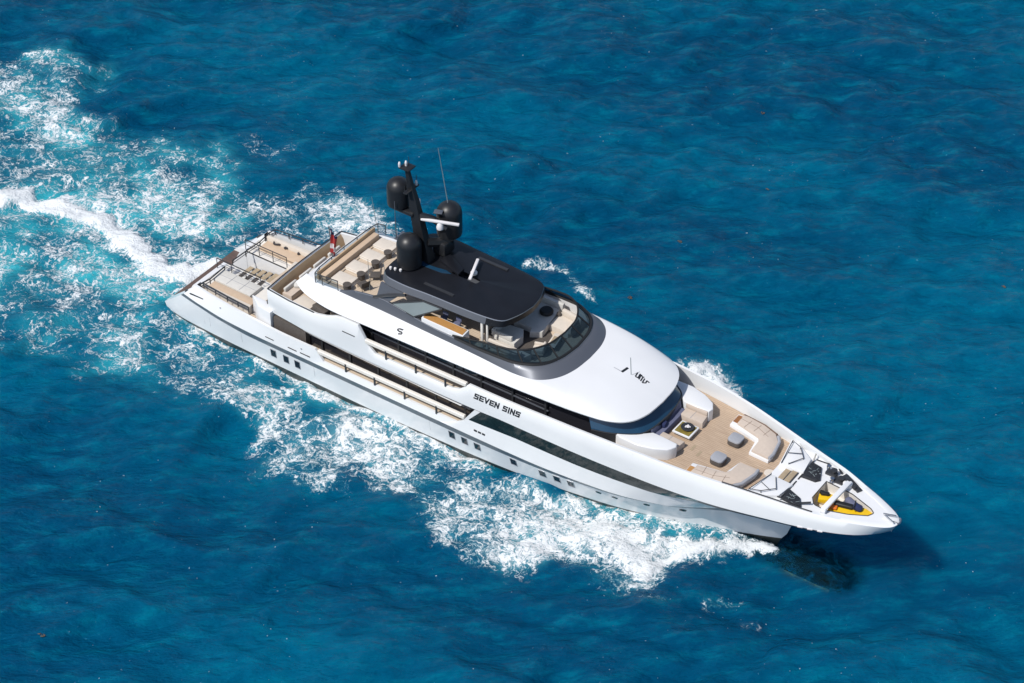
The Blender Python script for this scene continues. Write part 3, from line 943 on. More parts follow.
part('satellite_dome', dome((16.95, 0, 13.5), .72, 1.95), 'dome', mast)
def radar(c, ang, L, w=.13):
    mm = MB()
    mm.box(c, (L, .2, w), rz=ang, r=.05)
    return mm
rd = MB(); rd.lathe([(.22, 0), (.24, .12), (.17, .35), (.1, .45)], (19.85, .3, 12.7), 14)
rdo = part('radar_pedestal', rd, 'flagwhite', mast)
part('radar_scanner', radar((19.85, .3, 13.2), R(20), 2.45, .16), 'flagwhite', mast)
rd = MB(); rd.lathe([(.2, 0), (.22, .12), (.15, .22), (.1, .3)], (22.25, .45, 10.2), 14)
part('radar_pedestal', rd, 'flagwhite', htop)
part('radar_scanner', radar((22.25, .45, 10.55), R(112), 2.1, .15), 'flagwhite', htop)
m = MB(); m.box((19.4, .75, 13.5), (.55, .4, .1), rz=.4, r=.04); m.lathe([(.12, 0), (.12, .25), (.05, .3)], (17.55, .3, 15.1), 10)
part('searchlight', m, 'grey', mast)
for c in [(17.62, 0, 16.62), (17.35, -.3, 16.6), (18.0, .45, 15.1), (18.35, .25, 14.0)]:
    m = MB(); m.lathe([(.07, 0), (.08, .15), (.09, .2), (.05, .35), (.01, .38)], c, 10)
    part('mast_light', m, 'flagwhite', mast)
for c, z in [((17.9, -.35, 15.1), .7), ((17.9, -.6, 15.1), .5), ((17.9, .6, 15.1), .6), ((17.6, .3, 16.6), .5)]:
    m = MB(); m.tube([c, (c[0], c[1], c[2] + z)], .02, 5)
    part('small_aerial', m, 'dark', mast)
m = MB(); m.tube([(19.55, 1.6, 13.4), (18.85, 1.6, 17.5)], [.035, .018], 6); part('whip_antenna', m, 'panelglass', mast)
m = MB(); m.tube([(17.25, -.75, 11.5), (17.25, -.8, 14.3)], [.03, .02], 6); m.box((17.6, -.4, 11.5), (.9, .9, .06)); part('whip_antenna', m, 'grey', mast)
for (a, b) in [((12.6, 3.1, 8.3), (12.3, 3.1, 10.4)), ((18.1, -2.7, 8.3), (17.7, -2.7, 11.2)), ((15.9, -1.9, 7.6), (15.85, -1.9, 10.0))]:
    m = MB(); m.tube([a, b], [.025, .014], 5); part('whip_antenna', m, 'panelglass')

# ---------------------------------------------------------------- rails
def rail(name, pts, h, step, r_=.03, matn='dark', midr=True, glass=False, parent=yacht):
    m = MB(); P = [Vector(p) for p in pts]
    m.tube([p + Vector((0, 0, h)) for p in P], r_, 6)
    if midr: m.tube([p + Vector((0, 0, h * .5)) for p in P], r_ * .6, 5)
    acc = 0
    for a, b in zip(P[:-1], P[1:]):
        d = (b - a).length; k = max(1, round(d / step))
        for i in range(k + 1):
            q = a.lerp(b, i / k); m.tube([q, q + Vector((0, 0, h))], r_ * .8, 5)
    o = part(name, m, matn, parent)
    if glass:
        gm = MB(); gm.loft([[p + Vector((0, 0, .06)) for p in P], [p + Vector((0, 0, h - .05)) for p in P]])
        part('rail_glass', gm, 'clear', o)
    return o
# main deck stern rail
rail('stern_rail', [(7.4, -3.98, 3.38), (5.5, -3.86, 3.36), (3.3, -3.66, 3.34), (2.85, -3.5, 3.0), (2.78, -2.5, 2.75), (2.68, -.9, 2.75)], .42, 1.2, .05)
rail('stern_rail', [(2.68, -.1, 2.75), (2.72, 1.2, 2.75), (2.8, 2.6, 2.75), (2.9, 3.5, 3.0), (3.3, 3.66, 3.34), (5.5, 3.9, 3.36), (8.4, 4.15, 3.38)], .42, 1.2, .045)
rail('well_rail', [(2.0, -.88, 2.74), (5.8, -.88, 2.74)], .85, 1.3, .035)
rail('well_rail', [(2.2, WY1 + .05, 2.74), (5.8, WY1 + .05, 2.74)], .85, 1.3, .035)
# sundeck aft rail with glass
srp = [(14.4, -3.2, 7.74), (13.2, -3.26, 7.68), (12.6, -3.22, 7.62), (12.45, -2.6, 7.6), (12.38, 0, 7.6), (12.45, 2.6, 7.6), (12.6, 3.22, 7.62), (13.2, 3.26, 7.68), (17.0, 3.2, 8.3)]
rail('sundeck_rail', srp[:8], .74, 1.1, .035, 'dark', False, True)
rail('sundeck_rail', srp[7:], .5, 1.1, .025, 'steel', True)
m = MB(); m.box((12.12, 0, 7.45), (.36, 5.9, .22), r=.05)
part('sundeck_edge', m, 'white')

# ---------------------------------------------------------------- fixed seating, aft main deck
m = MB()
m.prism([(2.75, -2.15), (5.95, -2.2), (5.95, -.95), (2.6, -.95)], 2.73, 2.98, r=.05)
sp = part('sunpad', m, 'palecush')
m = MB()
for x in (3.85, 4.95): m.box((x, -1.55, 2.985), (.025, 1.15, .02))
m.box((4.3, -1.55, 2.985), (3.2, .02, .02))
part('sunpad_seam', m, 'greycush', sp)
for s in (-1, 1):
    m = MB()
    m.prism([(3.0, s * 2.3), (3.0, s * 3.15), (6.7, s * 3.2), (6.7, s * 2.3)][::s], 2.73, 3.02, r=.06)
    part('bench_cushion', m, 'tancush')
    m = MB(); m.prism([(2.9, s * 3.18), (2.9, s * 3.42), (7.0, s * 3.62), (7.0, s * 3.22)][::s], 2.73, 3.32, r=.06)
    part('bench_back', m, 'cream')
m = MB(); m.box((6.5, 1.9, 2.9), (.9, 1.0, .35), r=.06); part('deck_locker', m, 'cream')
# upper aft deck
m = MB(); m.prism([(9.55, -3.0), (10.3, -3.0), (10.3, 2.9), (9.55, 2.9)], 4.96, 5.36, r=.06)
sfa = part('aft_sofa', m, 'beige')
for y in (-1.5, 0, 1.45):
    m = MB(); m.box((9.92, y, 5.365), (.74, .025, .02)); part('sofa_seam', m, 'greycush', sfa)
for y in (-2.3, -.75, .7, 2.2):
    m = MB(); m.box((9.66, y, 5.5), (.2, 1.2, .3), r=.07, ry=-.2); part('back_cushion', m, 'palecush', sfa)
m = MB(); m.prism([(10.6, -3.3), (12.0, -3.45), (12.2, -2.5), (10.8, -2.4)], 4.96, 5.32, r=.05)
part('side_settee', m, 'cream')
m = MB(); m.box((12.5, -3.2, 5.35), (.3, .9, .8), rz=.1, r=.05); part('settee_back', m, 'brownweave')
m = MB(); m.box((13.4, -3.75, 5.75), (1.2, .5, 1.2), rz=-.2, r=.05); part('stair_screen', m, 'brownweave')
# sundeck aft bench
m = MB(); m.prism([(12.62, -2.75), (13.05, -2.75), (13.05, 2.75), (12.62, 2.75)], 7.61, 8.0, r=.05)
part('aft_bench', m, 'tancush')
m = MB(); m.prism([(12.5, -2.9), (12.62, -2.9), (12.62, 2.9), (12.5, 2.9)], 7.61, 8.25, r=.03)
part('bench_back', m, 'tanwood')
m = MB(); m.box((13.3, 0, 7.615), (.05, 6, .012)); part('deck_seam', m, 'dark')
# sundeck bar counter
m = MB(); m.prism([(21.0, -3.32), (24.15, -3.36), (24.1, -2.65), (20.9, -2.65)], 7.6, 8.66, r=.02); bar = part('bar_counter', m, 'white')
m = MB(); m.prism([(21.1, -3.26), (24.05, -3.29), (24.0, -2.72), (21.0, -2.72)], 8.665, 8.69); part('bar_top', m, 'teakgold', bar)
m = MB(); m.box((22.0, .6, 8.4), (2.6, 1.6, 1.55), r=.05); part('bar_cabinet', m, 'grey')
m = MB(); m.box((22.0, .6, 8.0), (2.7, 1.7, .8), r=.03); part('bar_cabinet_base', m, 'dark')
m = MB(); m.prism([(24.3, -1.85), (28.3, -1.75), (28.6, .2), (27.4, 1.2), (24.3, 2.6)], 7.604, 7.616); part('hardtop_shade_overlay', m, 'brownweave')  # dark sheet stands for the hardtop's shade on the teak floor
# forward sundeck seating
fs = MB(); fs.prism([(25.3, 3.05), (25.3, .35), (26.6, .35), (26.75, -.05), (27.4, .35), (27.2, 1.7), (27.0, 3.05)], 7.61, 8.05, r=.05)
part('corner_sofa', fs, 'palecush')
m = MB(); m.box((26.2, 2.95, 8.2), (2.1, .3, .6), r=.08); part('sofa_back', m, 'palecush')
m = MB(); m.prism([(27.2, 2.7), (27.3, 1.25), (28.7, 1.2), (28.9, 1.8), (28.4, 2.6)], 7.61, 8.05, r=.06); fsofa = part('forward_sofa', m, 'cream')
m = MB(); m.box((28.2, 2.45, 8.25), (1.5, .28, .5), rz=-.1, r=.08); m.box((28.75, 1.7, 8.25), (.26, 1.2, .5), rz=.15, r=.08); part('sofa_back', m, 'cream', fsofa)
m = MB(); m.box((27.3, 2.3, 8.14), (.3, .3, .25), rz=.4, r=.09); part('sofa_cushion', m, 'brownweave', fsofa)
m = MB(); m.prism([(25.4, -2.35), (27.9, -2.35), (28.1, -1.85), (25.4, -1.85)], 7.61, 8.1, r=.06); part('forward_bench', m, 'cream')
m = MB(); m.box((26.6, -2.45, 8.25), (2.4, .2, .5), r=.06); part('bench_back', m, 'cream')
spa = MB(); spa.prism([(25.2, -1.75), (25.2, -.35), (26.4, -.2), (26.75, -.75), (26.75, -1.7)], 7.61, 8.2, r=.04)
spo = part('armchair_plinth', spa, 'palecush')
m = MB(); m.box((25.2, -1.05, 8.4), (.22, 1.4, .5), r=.07); m.box((25.9, -1.6, 8.35), (1.3, .2, .42), r=.07); part('armchair_back', m, 'palecush', spo)
rail('inner_rail', [(25.3, -2.7, 7.62), (28.0, -2.6, 7.62)], .8, .9, .03, 'steel', False)

# ---------------------------------------------------------------- foredeck lounge
zt = 6.15
for s in (-1, 1):
    plan = [(34.7, 2.95), (35.4, 3.22), (36.5, 3.24), (37.5, 2.98), (38.25, 2.6), (38.55, 2.1), (38.45, 1.78), (37.5, 1.72), (36.75, 1.72), (36.35, 2.1), (35.6, 2.6)]
    plan = [(x, s * y) for x, y in plan]
    if s < 0: plan = plan
    else: plan = plan[::-1]
    m = MB(); m.prism(plan, FZ + .01, zt, r=.07, seg=3)
    wg = part('lounge_wing', m, 'white', smooth=50)
    m = MB(); m.prism([(36.9, s * 1.7), (38.4, s * 1.76), (38.5, s * 1.0), (36.95, s * .95)][::-s], FZ + .02, 5.78, r=.06)
    cu = part('wing_seat', m, 'beige', wg)
    m = MB(); m.box((37.65, s * 1.35, 5.785), (.02, .7, .02)); part('seat_seam', m, 'greycush', cu)
    m = MB(); m.box((37.65, s * 1.76, 5.93), (1.5, .18, .34), r=.07); part('wing_backrest', m, 'beige', wg)
m = MB(); m.prism([(36.55, -1.55), (37.05, -1.55), (37.05, 1.55), (36.55, 1.55)], FZ + .01, 5.78, r=.06); ls = part('lounge_seat', m, 'navycush')
m = MB(); m.box((36.52, 0, 5.95), (.26, 3.3, .5), r=.08, ry=-.2); part('lounge_backrest', m, 'navycush', ls)
for y in (-.5,):
    m = MB(); m.box((36.75, y, 5.9), (.3, .45, .35), r=.1, rz=.2); part('lounge_cushion', m, 'navy', ls)
for s in (-1, 1):
    # L-shaped lounger with plinth
    pl = [(39.75, 2.12), (41.75, 1.72), (41.95, .58), (43.25, .55), (43.3, 1.0), (43.05, 2.2), (42.6, 2.75), (41.6, 3.08), (40.3, 3.22), (39.72, 3.17)]
    pl = [(x, s * y) for x, y in pl]
    if s < 0: pl = pl[::-1]
    m = MB(); m.prism(pl, FZ + .01, 5.56, r=.02); lg = part('lounger_plinth', m, 'white')
    cu = [(40.15, 2.3), (41.8, 1.92), (42.0, 1.6), (42.06, .66), (43.2, .62), (43.25, 1.0), (43.0, 2.15), (42.55, 2.68), (41.6, 3.0), (40.4, 3.14), (40.12, 3.1)]
    cu = [(x, s * y) for x, y in cu]
    if s < 0: cu = cu[::-1]
    m = MB(); m.prism(cu, 5.565, 5.76, r=.05); co = part('lounger_cushion', m, 'beige', lg)
    m = MB(); m.prism([(39.78, s * 2.42), (40.1, s * 2.4), (40.1, s * 3.1), (39.78, s * 3.08)][::s], 5.565, 5.60); part('teak_inlay', m, 'teakbrown' if s > 0 else 'teakgold', lg)
    m = MB()
    for x in (40.75, 41.4, 42.05): m.box((x, s * 2.5, 5.763), (.02, .72, .012), rz=-s * .15)
    m.tube([(40.15, s * 2.72, 5.763), (41.4, s * 2.58, 5.763), (42.3, s * 2.2, 5.763)], .012, 4)
    part('cushion_seam', m, 'piping', co)
    # back roll: dark slate headrest facing forward
    m = MB()
    m.tube([(43.26, s * .62, 5.68), (43.3, s * 1.05, 5.68), (43.06, s * 2.2, 5.68), (42.75, s * 2.62, 5.68)], .11, 8)
    part('headrest', m, 'greycush', lg)
    m = MB(); m.tube([(40.1, s * 3.2, 5.68), (41.6, s * 3.07, 5.68), (42.6, s * 2.75, 5.68)], .06, 6); part('edge_piping', m, 'piping', lg)
    m = MB(); m.tube([(43.05, s * 2.24, 5.6), (42.6, s * 2.78, 5.6)], .05, 6); part('edge_piping', m, 'piping', lg)
# hatches in teak
m = MB()
for (x, y) in [(38.95, -.75), (39.5, -1.0)]:
    m.box((x, y, FZ + .006), (.16, .5, .012))
part('deck_hatch', m, 'teakstep')

# bow: mooring deck
BZ = 5.52
bd = MB()
xs_ = np.linspace(43.9, 51.4, 40)
def yb(x): return max(float(L7[0](x)) - .25, .02)
# plate with a triangular well
wellp = [(47.0, .95), (48.7, .75), (50.2, .15), (50.45, -.1), (50.3, -.45), (49.3, -1.0), (48.1, -1.45), (47.3, -1.35), (46.9, -.6)]
def well_lo(x):
    xs0 = [46.95, 47.3, 48.1, 49.3, 50.3, 50.45]; return float(np.interp(x, xs0, [-.8, -1.3, -1.35, -.95, -.42, -.12]))
def well_hi(x):
    xs0 = [46.95, 48.7, 50.2, 50.45]; return float(np.interp(x, xs0, [.85, .72, .2, -.02]))
def zb(x): return BZ + .0
sl = lambda x: float(np.interp(x, [43.9, 46, 52], [5.5, 5.62, 5.72]))
xa = np.linspace(43.9, 46.95, 14); xb = np.linspace(46.95, 50.45, 24); xc = np.linspace(50.45, 51.5, 8)
bd.loft([[(x, -yb(x), sl(x)) for x in xa], [(x, yb(x), sl(x)) for x in xa]])
bd.loft([[(x, -yb(x), sl(x)) for x in xb], [(x, well_lo(x), sl(x)) for x in xb]])
bd.loft([[(x, yb(x), sl(x)) for x in xb], [(x, well_hi(x), sl(x)) for x in xb]])
bd.loft([[(x, -yb(x), sl(x)) for x in xc], [(x, yb(x), sl(x)) for x in xc]])
# wall of deck step
bd.loft([[(43.9, y, sl(43.9)) for y in (-3, 3)], [(43.9, y, FZ) for y in (-3, 3)]])
part('mooring_deck', bd, 'white')
wl_ = MB()
lo_ = [(x, well_lo(x)) for x in xb]; hi_ = [(x, well_hi(x)) for x in xb][::-1]
ring = lo_ + hi_
wl_.loft([[(x, y, sl(x)) for x, y in ring], [(x, y, 4.95) for x, y in ring]], closed=True)
wl_.loft([[(x, y, 4.95) for x, y in lo_], [(x, y, 4.95) for x, y in hi_[::-1]]])
part('tender_well', wl_, 'cap')
# well rim
m = MB(); m.tube([(x, y, sl(x) + .01) for x, y in ring] + [(ring[0][0], ring[0][1], sl(ring[0][0]) + .01)], .03, 5)
part('well_rim', m, 'dark')
# breakwater and steps
for s in (-1, 1):
    m = MB()
    q = [(44.0, s * .55), (43.55, s * 2.75), (44.0, s * 2.8), (45.35, s * 1.9), (45.55, s * .62)]
    m.prism(q[::-s], FZ + .1, 5.78, r=.05)
    bw = part('breakwater', m, 'white')
    m = MB(); m.tube([(44.1, s * .6, 5.82), (43.75, s * 2.55, 5.95), (44.4, s * 2.3, 5.95), (45.0, s * 1.6, 5.9), (44.5, s * .75, 5.84)], .028, 5)
    m.tube([(44.0, s * 1.55, 5.85), (44.75, s * 1.9, 5.9)], .024, 5)
    for a in [(44.1, s * .6), (43.75, s * 2.55), (44.4, s * 2.3), (45.0, s * 1.6), (44.5, s * .75)]:
        m.tube([(a[0], a[1], 5.7), (a[0], a[1], 5.9)], .025, 5)
    part('grab_rail', m, 'dark', bw)
    m = MB(); m.tube([(45.5, s * .1, 5.6), (45.5, s * 1.9, 5.68), (45.45, s * 2.25, 6.0)], .05, 6)
    part('coaming_rail', m, 'dark')
for i in range(3):
    m = MB(); m.box((44.15 + i * .45, 0, FZ + .1 + i * .1), (.34, 1.15, .06), r=.02)
    part('bow_step', m, 'teakstep')
    m = MB(); m.box((44.35 + i * .45, 0, FZ + .03 + i * .1), (.06, 1.15, .2)); part('step_riser', m, 'dark')
m = MB(); m.lathe([(.32, 0), (.32, .03), (.27, .035), (.02, .035)], (43.75, -.12, FZ + .005), 20); part('deck_inlay', m, 'cream')
# mesh-covered vents
for q in ([(45.55, .35), (45.55, 1.75), (46.2, 1.65), (46.65, .65), (46.45, .4)], [(45.6, -1.95), (45.5, -1.0), (46.45, -1.35), (46.85, -1.95), (46.4, -2.05)]):
    ar = sum(a[0] * b[1] - b[0] * a[1] for a, b in zip(q, q[1:] + q[:1]))
    if ar < 0: q = q[::-1]
    m = MB(); m.prism(q, 5.55, 5.8, r=.08)
    bm_ = m
    o = part('anchor_vent_cover', m, 'mesh')
    for k in range(14):
        x = random.uniform(min(a[0] for a in q) + .15, max(a[0] for a in q) - .15)
        y = np.mean([a[1] for a in q]) + random.uniform(-.35, .35)
    m = MB(); cx = np.mean([a[0] for a in q]); cy = np.mean([a[1] for a in q])
    for k in range(9):
        a = random.uniform(0, 6.28); r0 = random.uniform(.05, .4)
        p = (cx + r0 * math.cos(a), cy + r0 * math.sin(a), 5.8)
        m.tube([p, (p[0] + random.uniform(-.25, .25), p[1] + random.uniform(-.25, .25), 5.84)], .018, 4)
    part('lashing', m, 'panelglass', o)
# windlasses and chain gear
def windlass(x, y, s):
    m = MB()
    m.box((x, y, 5.72), (.7, .38, .22), r=.05)
    m.lathe([(.2, 0), (.22, .06), (.12, .1), (.12, .24), (.2, .28), (.19, .34)], (x + .15, y, 5.72), 16)
    o = part('windlass', m, 'dark')
    m = MB(); m.lathe([(.14, 0), (.15, .1), (.08, .14), (.08, .3), (.13, .34)], (x - .3, y + s * .25, 5.64), 14)
    part('capstan', m, 'steel', o)
    m = MB(); m.tube([(x + .3, y, 5.7), (x + .7, y - s * .12, 5.72), (x + 1.1, y - s * .3, 5.70)], .05, 6)
    part('anchor_chain', m, 'rope', o)
windlass(46.9, 1.55, 1)
windlass(47.55, 1.2, -1)
for c, d, a in (((45.95, 2.2, 5.66), (.75, .07, .06), .1), ((46.4, 2.05, 5.72), (.12, .3, .14), .3), ((47.25, 2.0, 5.72), (.1, .45, .1), .9)):
    m = MB(); m.box(c, d, rz=a, r=.02); part('mooring_cleat', m, 'dark')
m = MB(); m.prism([(47.65, 2.0), (47.55, 1.7), (48.9, .95), (49.05, 1.25)][::1], 5.66, 5.8, r=.03); m.box((48.0, 1.35, 5.85), (.4, .3, .3), rz=-.5, r=.08); m.box((48.6, 1.12, 5.82), (.25, .2, .2), rz=-.5, r=.05)
part('fairlead_block', m, 'dark')
m = MB(); m.tube([(46.4, -1.9, 5.7), (47.2, -1.45, 5.85)], .07, 6)
part('mooring_cleat', m, 'dark')
# jib boom across the well
m = MB()
a, b = Vector((48.22, 1.2, 5.98)), Vector((48.1, -1.7, 5.98))
m.box((a + b) / 2, ((a - b).length, .34, .18), rz=math.atan2(b.y - a.y, b.x - a.x), r=.06)
cr = part('tender_crane', m, 'white')
m = MB(); m.lathe([(.28, -.2), (.28, .15), (.2, .2)], (48.15, 1.15, 5.75), 16); m.box((48.1, -1.6, 5.78), (.3, .3, .3), r=.04); part('crane_base', m, 'white', cr)
# bow fairlead / anchor roller
m = MB(); m.box((51.35, .2, 5.86), (.75, .06, .12), rz=R(20), r=.02); m.box((51.5, -.12, 5.86), (.75, .06, .12), rz=R(-22), r=.02); m.tube([(51.9, .3, 5.85), (52.05, .25, 5.85), (52.1, 0, 5.8), (52.02, -.15, 5.75)], .05, 6)
part('bow_roller', m, 'steel')
# starboard inner line of the bow bulwark and anchor pocket
m = MB()
xs_ = np.linspace(42.3, 47.6, 16)
m.tube([(x, -float(L7[0](x)) + .2, float(L7[1](x)) + .02) for x in xs_], .05, 5)
part('bulwark_trim', m, 'dark')
m = MB(); 
for x in (47.2, 47.75, 48.3):
    m.box((x, -float(L6[0](x)) - .0, 4.83), (.3, .08, .07), rz=.35)
part('anchor_pocket', m, 'flagwhite')

# ================================================================== loose things on the yacht
# ensign
fl = MB()
xs_ = []
def flag_mesh(v0, v1):
    m = MB(); rows = []
    for i in range(9):
        v = v0 + (v1 - v0) * i / 8
        rows.append([(11.28 + .55 * u * (1 - .3 * v) + .05 * math.sin(9 * u + 4 * v), .09 * math.sin(14 * u + 3 * v) - .05 * u, 9.35 - v * 1.8 - .45 * u) for u in np.linspace(0, 1, 14)])
    m.loft(rows); return m
stf = MB(); stf.tube([(11.36, 0, 7.2), (11.22, 0, 9.5)], .03, 6); part('ensign_staff', stf, 'dark')
en = thing('ensign_flag', 'red and white ensign hanging from the staff at the stern rail', 'flag', (11.28, 0, 7.5))
build('flag_cloth', flag_mesh(.12, .55), 'red', en, (11.28, 0, 7.5))
build('flag_cloth', flag_mesh(.552, .78), 'flagwhite', en, (11.28, 0, 7.5))
build('flag_cloth', flag_mesh(.782, 1.0), 'red', en, (11.28, 0, 7.5))
build('flag_canton', flag_mesh(0, .118), 'navy', en, (11.28, 0, 7.5))

# ottomans
ot = thing('ottoman', 'grey topped square ottoman beside the starboard L-shaped lounger', 'ottoman', (40.82, -1.0, FZ), 0, 'ottomans on the foredeck')
m = MB(); m.prism(rrect(.86, .86, .24), .06, .36, r=.03); build('ottoman_base', m, 'brownweave', ot)
m = MB(); m.prism(rrect(.84, .84, .24), .36, .47, r=.04); build('seat_cushion', m, 'greycush', ot)
m = MB()
for k in range(4):
    a = math.pi / 4 + k * math.pi / 2
    m.tube([(.44 * math.cos(a), .44 * math.sin(a), .02), (.46 * math.cos(a), .46 * math.sin(a), .36)], .025, 5)
build('ottoman_leg', m, 'dark', ot)
dup(ot, (40.8, 1.03, FZ), 0, 'grey topped square ottoman beside the port L-shaped lounger')
# coffee table
ct = thing('coffee_table', 'square white-edged coffee table with olive top between the foredeck sofas', 'table', (37.9, .1, FZ))
m = MB(); m.box((0, 0, .28), (1.2, 1.16, .12), r=.02); build('table_frame', m, 'white', ct)
m = MB(); m.box((0, 0, .345), (1.0, .96, .02)); build('tabletop', m, 'olive', ct)
m = MB(); m.box((0, 0, .11), (.8, .8, .22), r=.02); build('table_base', m, 'dark', ct)
bw = thing('serving_bowl', 'dark round bowl holding white flowers on the olive coffee table', 'bowl', (37.95, .2, FZ + .356))
m = MB(); m.lathe([(.2, 0), (.36, .06), (.40, .12), (.36, .12), (.2, .05), (.02, .05)], (0, 0, 0), 20); build('bowl_body', m, 'dark', bw)
m = MB()
for k in range(9):
    a = k * 2.4; r_ = .035 * k ** .7
    m.box((r_ * math.cos(a), r_ * math.sin(a), .13 + .03 * (k % 2)), (.1, .1, .08), rz=a, r=.035)
build('flower_cluster', m, 'flagwhite', bw)

# sun loungers on the sundeck aft
sl_ = thing('sun_lounger', 'cream sun lounger nearest the starboard side of the aft sun deck', 'sun lounger', (14.05, -2.0, 7.6), 0, 'sun loungers on the aft sun deck')
m = MB(); m.box((.0, 0, .05), (1.5, 1.02, .08), r=.02); build('lounger_base', m, 'cap', sl_)
m = MB(); m.box((-.05, 0, .14), (1.55, .98, .12), r=.06, seg=3); build('lounger_mattress', m, 'cream', sl_)
m = MB(); m.box((.52, 0, .23), (.36, .9, .1), r=.04, ry=-.2); build('lounger_headrest', m, 'cream', sl_)
for y, lb in [(-.55, 'cream sun lounger second from starboard on the aft sun deck'), (.9, 'cream sun lounger second from port on the aft sun deck'), (2.3, 'cream sun lounger nearest the port side of the aft sun deck')]:
    dup(sl_, (14.05, y, 7.6), 0, lb)
sd = thing('side_table', 'round dark woven side table nearest starboard on the aft sun deck', 'side table', (14.7, -2.66, 7.6), 0, 'woven side tables on the aft sun deck')
m = MB(); m.lathe([(.22, 0), (.24, .1), (.25, .36), (.25, .40), (.02, .41)], (0, 0, 0), 18); build('table_drum', m, 'brownweave', sd)
m = MB(); m.lathe([(.25, .40), (.27, .42), (.27, .45), (.02, .455)], (0, 0, 0), 18); build('tabletop', m, 'brownweave', sd)
for y, lb in [(-1.28, 'round dark woven side table second from starboard, aft sun deck'), (.2, 'round dark woven side table third from starboard, aft sun deck'), (1.5, 'round dark woven side table nearest the port side, aft sun deck')]:
    dup(sd, (14.72, y, 7.6), 0, lb)
dc = thing('deck_chair', 'low dark woven deck chair beside the starboard loungers', 'chair', (15.45, -.72, 7.6), R(35), 'woven deck chairs on the sun deck')
m = MB(); m.box((0, 0, .3), (.7, .62, .1), r=.03); build('chair_seat', m, 'brownweave', dc)
m = MB(); m.box((.32, 0, .5), (.08, .62, .45), r=.03, ry=.25); build('chair_back', m, 'brownweave', dc)
for k, (a, b) in enumerate([(-.3, -.26), (-.3, .26), (.3, -.26), (.3, .26)]):
    m = MB(); m.tube([(a, b, 0), (a, b, .28)], .022, 5); build('chair_leg', m, 'dark', dc)
dup(dc, (15.45, -1.95, 7.6), R(-25), 'low dark woven deck chair nearest the hardtop corner')
# bar stools
bs = thing('bar_stool', 'dark bar stool at the orange-topped bar, nearer the stern', 'stool', (21.9, -2.25, 7.6), 0, 'bar stools under the hardtop')
m = MB(); m.lathe([(.24, 0), (.24, .03), (.04, .06), (.04, .68)], (0, 0, 0), 14); build('stool_base', m, 'steel', bs)
m = MB(); m.lathe([(.04, .68), (.22, .7), (.24, .76), (.2, .82), (.02, .83)], (0, 0, 0), 14); build('stool_seat', m, 'navycush', bs)
m = MB(); m.box((0, .2, .95), (.42, .06, .3), r=.03); build('stool_back', m, 'navycush', bs)
dup(bs, (22.9, -2.25, 7.6), 0, 'dark bar stool at the orange-topped bar, nearer the bow')
# low tables on forward sundeck
lt = thing('low_table', 'small white low table in front of the forward sun deck windscreen', 'table', (28.45, .15, 7.6), R(12))
m = MB(); m.box((0, 0, .42), (.55, 1.35, .06), r=.02); build('tabletop', m, 'cream', lt)
m = MB(); m.box((0, 0, .44), (.35, .7, .05)); build('table_inlay', m, 'teakstep', lt)
for a in (-.22, .22):
    for b in (-.55, .55):
        m = MB(); m.tube([(a, b, 0), (a, b, .4)], .03, 5); build('table_leg', m, 'dark', lt)
lc = thing('club_chair', 'cream armchair with its back to the forward sun deck windscreen', 'armchair', (28.1, -1.05, 7.6), R(20))
m = MB(); m.box((0, 0, .3), (.75, .75, .3), r=.08); build('chair_seat', m, 'cream', lc)
m = MB(); m.box((.32, 0, .55), (.18, .75, .45), r=.07); m.box((0, .34, .5), (.7, .14, .25), r=.05); m.box((0, -.34, .5), (.7, .14, .25), r=.05); build('chair_back', m, 'cream', lc)
ic = thing('round_pouf', 'black round pouf on the port corner sofa under the hardtop edge', 'pouf', (26.55, 2.05, 8.06))
m = MB(); m.lathe([(.3, 0), (.42, .06), (.44, .18), (.36, .28), (.02, .3)], (0, 0, 0), 18); build('pouf_body', m, 'black', ic)

# main/upper aft loose things
dt = thing('dining_table', 'low teak table on the upper aft deck', 'table', (11.2, -.9, 4.95), R(4))
m = MB(); m.box((0, 0, .5), (.9, 1.9, .07), r=.03); build('tabletop', m, 'teakgold', dt)
m = MB(); m.lathe([(.3, 0), (.3, .04), (.08, .06), (.08, .46)], (0, 0, 0), 12); build('table_pedestal', m, 'steel', dt)
ch = thing('lounge_chair', 'grey cushioned chair near the starboard end of the upper aft sofa', 'chair', (10.0, -1.85, 5.36), R(30), 'chairs on the upper aft deck')
m = MB(); m.box((0, 0, .12), (.6, .6, .22), r=.06); build('chair_seat', m, 'palecush', ch)
m = MB(); m.box((.26, 0, .36), (.12, .6, .42), r=.05, ry=.2); build('chair_back', m, 'greycush', ch)
dup(ch, (10.05, -.3, 5.36), R(10), 'grey cushioned chair in the middle of the upper aft sofa')
lr = thing('life_ring', 'dark life ring lying by the port rail of the aft deck', 'life ring', (8.0, 3.35, 2.74))
m = MB()
rows = []
for i in range(24):
    a = 2 * math.pi * i / 24
    rows.append([((.38 + .09 * math.cos(b)) * math.cos(a), (.38 + .09 * math.cos(b)) * math.sin(a), .6 + .09 * math.sin(b)) for b in np.linspace(0, 2 * math.pi, 9)[:-1]])
rows.append(rows[0]); m.loft(rows, closed=True); build('ring_tube', m, 'rope', lr)
m = MB(); m.box((0, 0, .26), (.5, .5, .5), r=.05); build('ring_holder', m, 'white', lr)
rp = tag(build('mooring_rope', (lambda m: m)(MB().tube([(3.4 + .3 * math.cos(t) + .16 * t, 3.3 + .25 * math.sin(t * 1.3), 3.10 + .02 * math.sin(3 * t)) for t in np.linspace(0, 15, 70)], .07, 5)), 'rope', None), 'dark mooring rope in loose coils on the port side of the stern deck', 'rope')
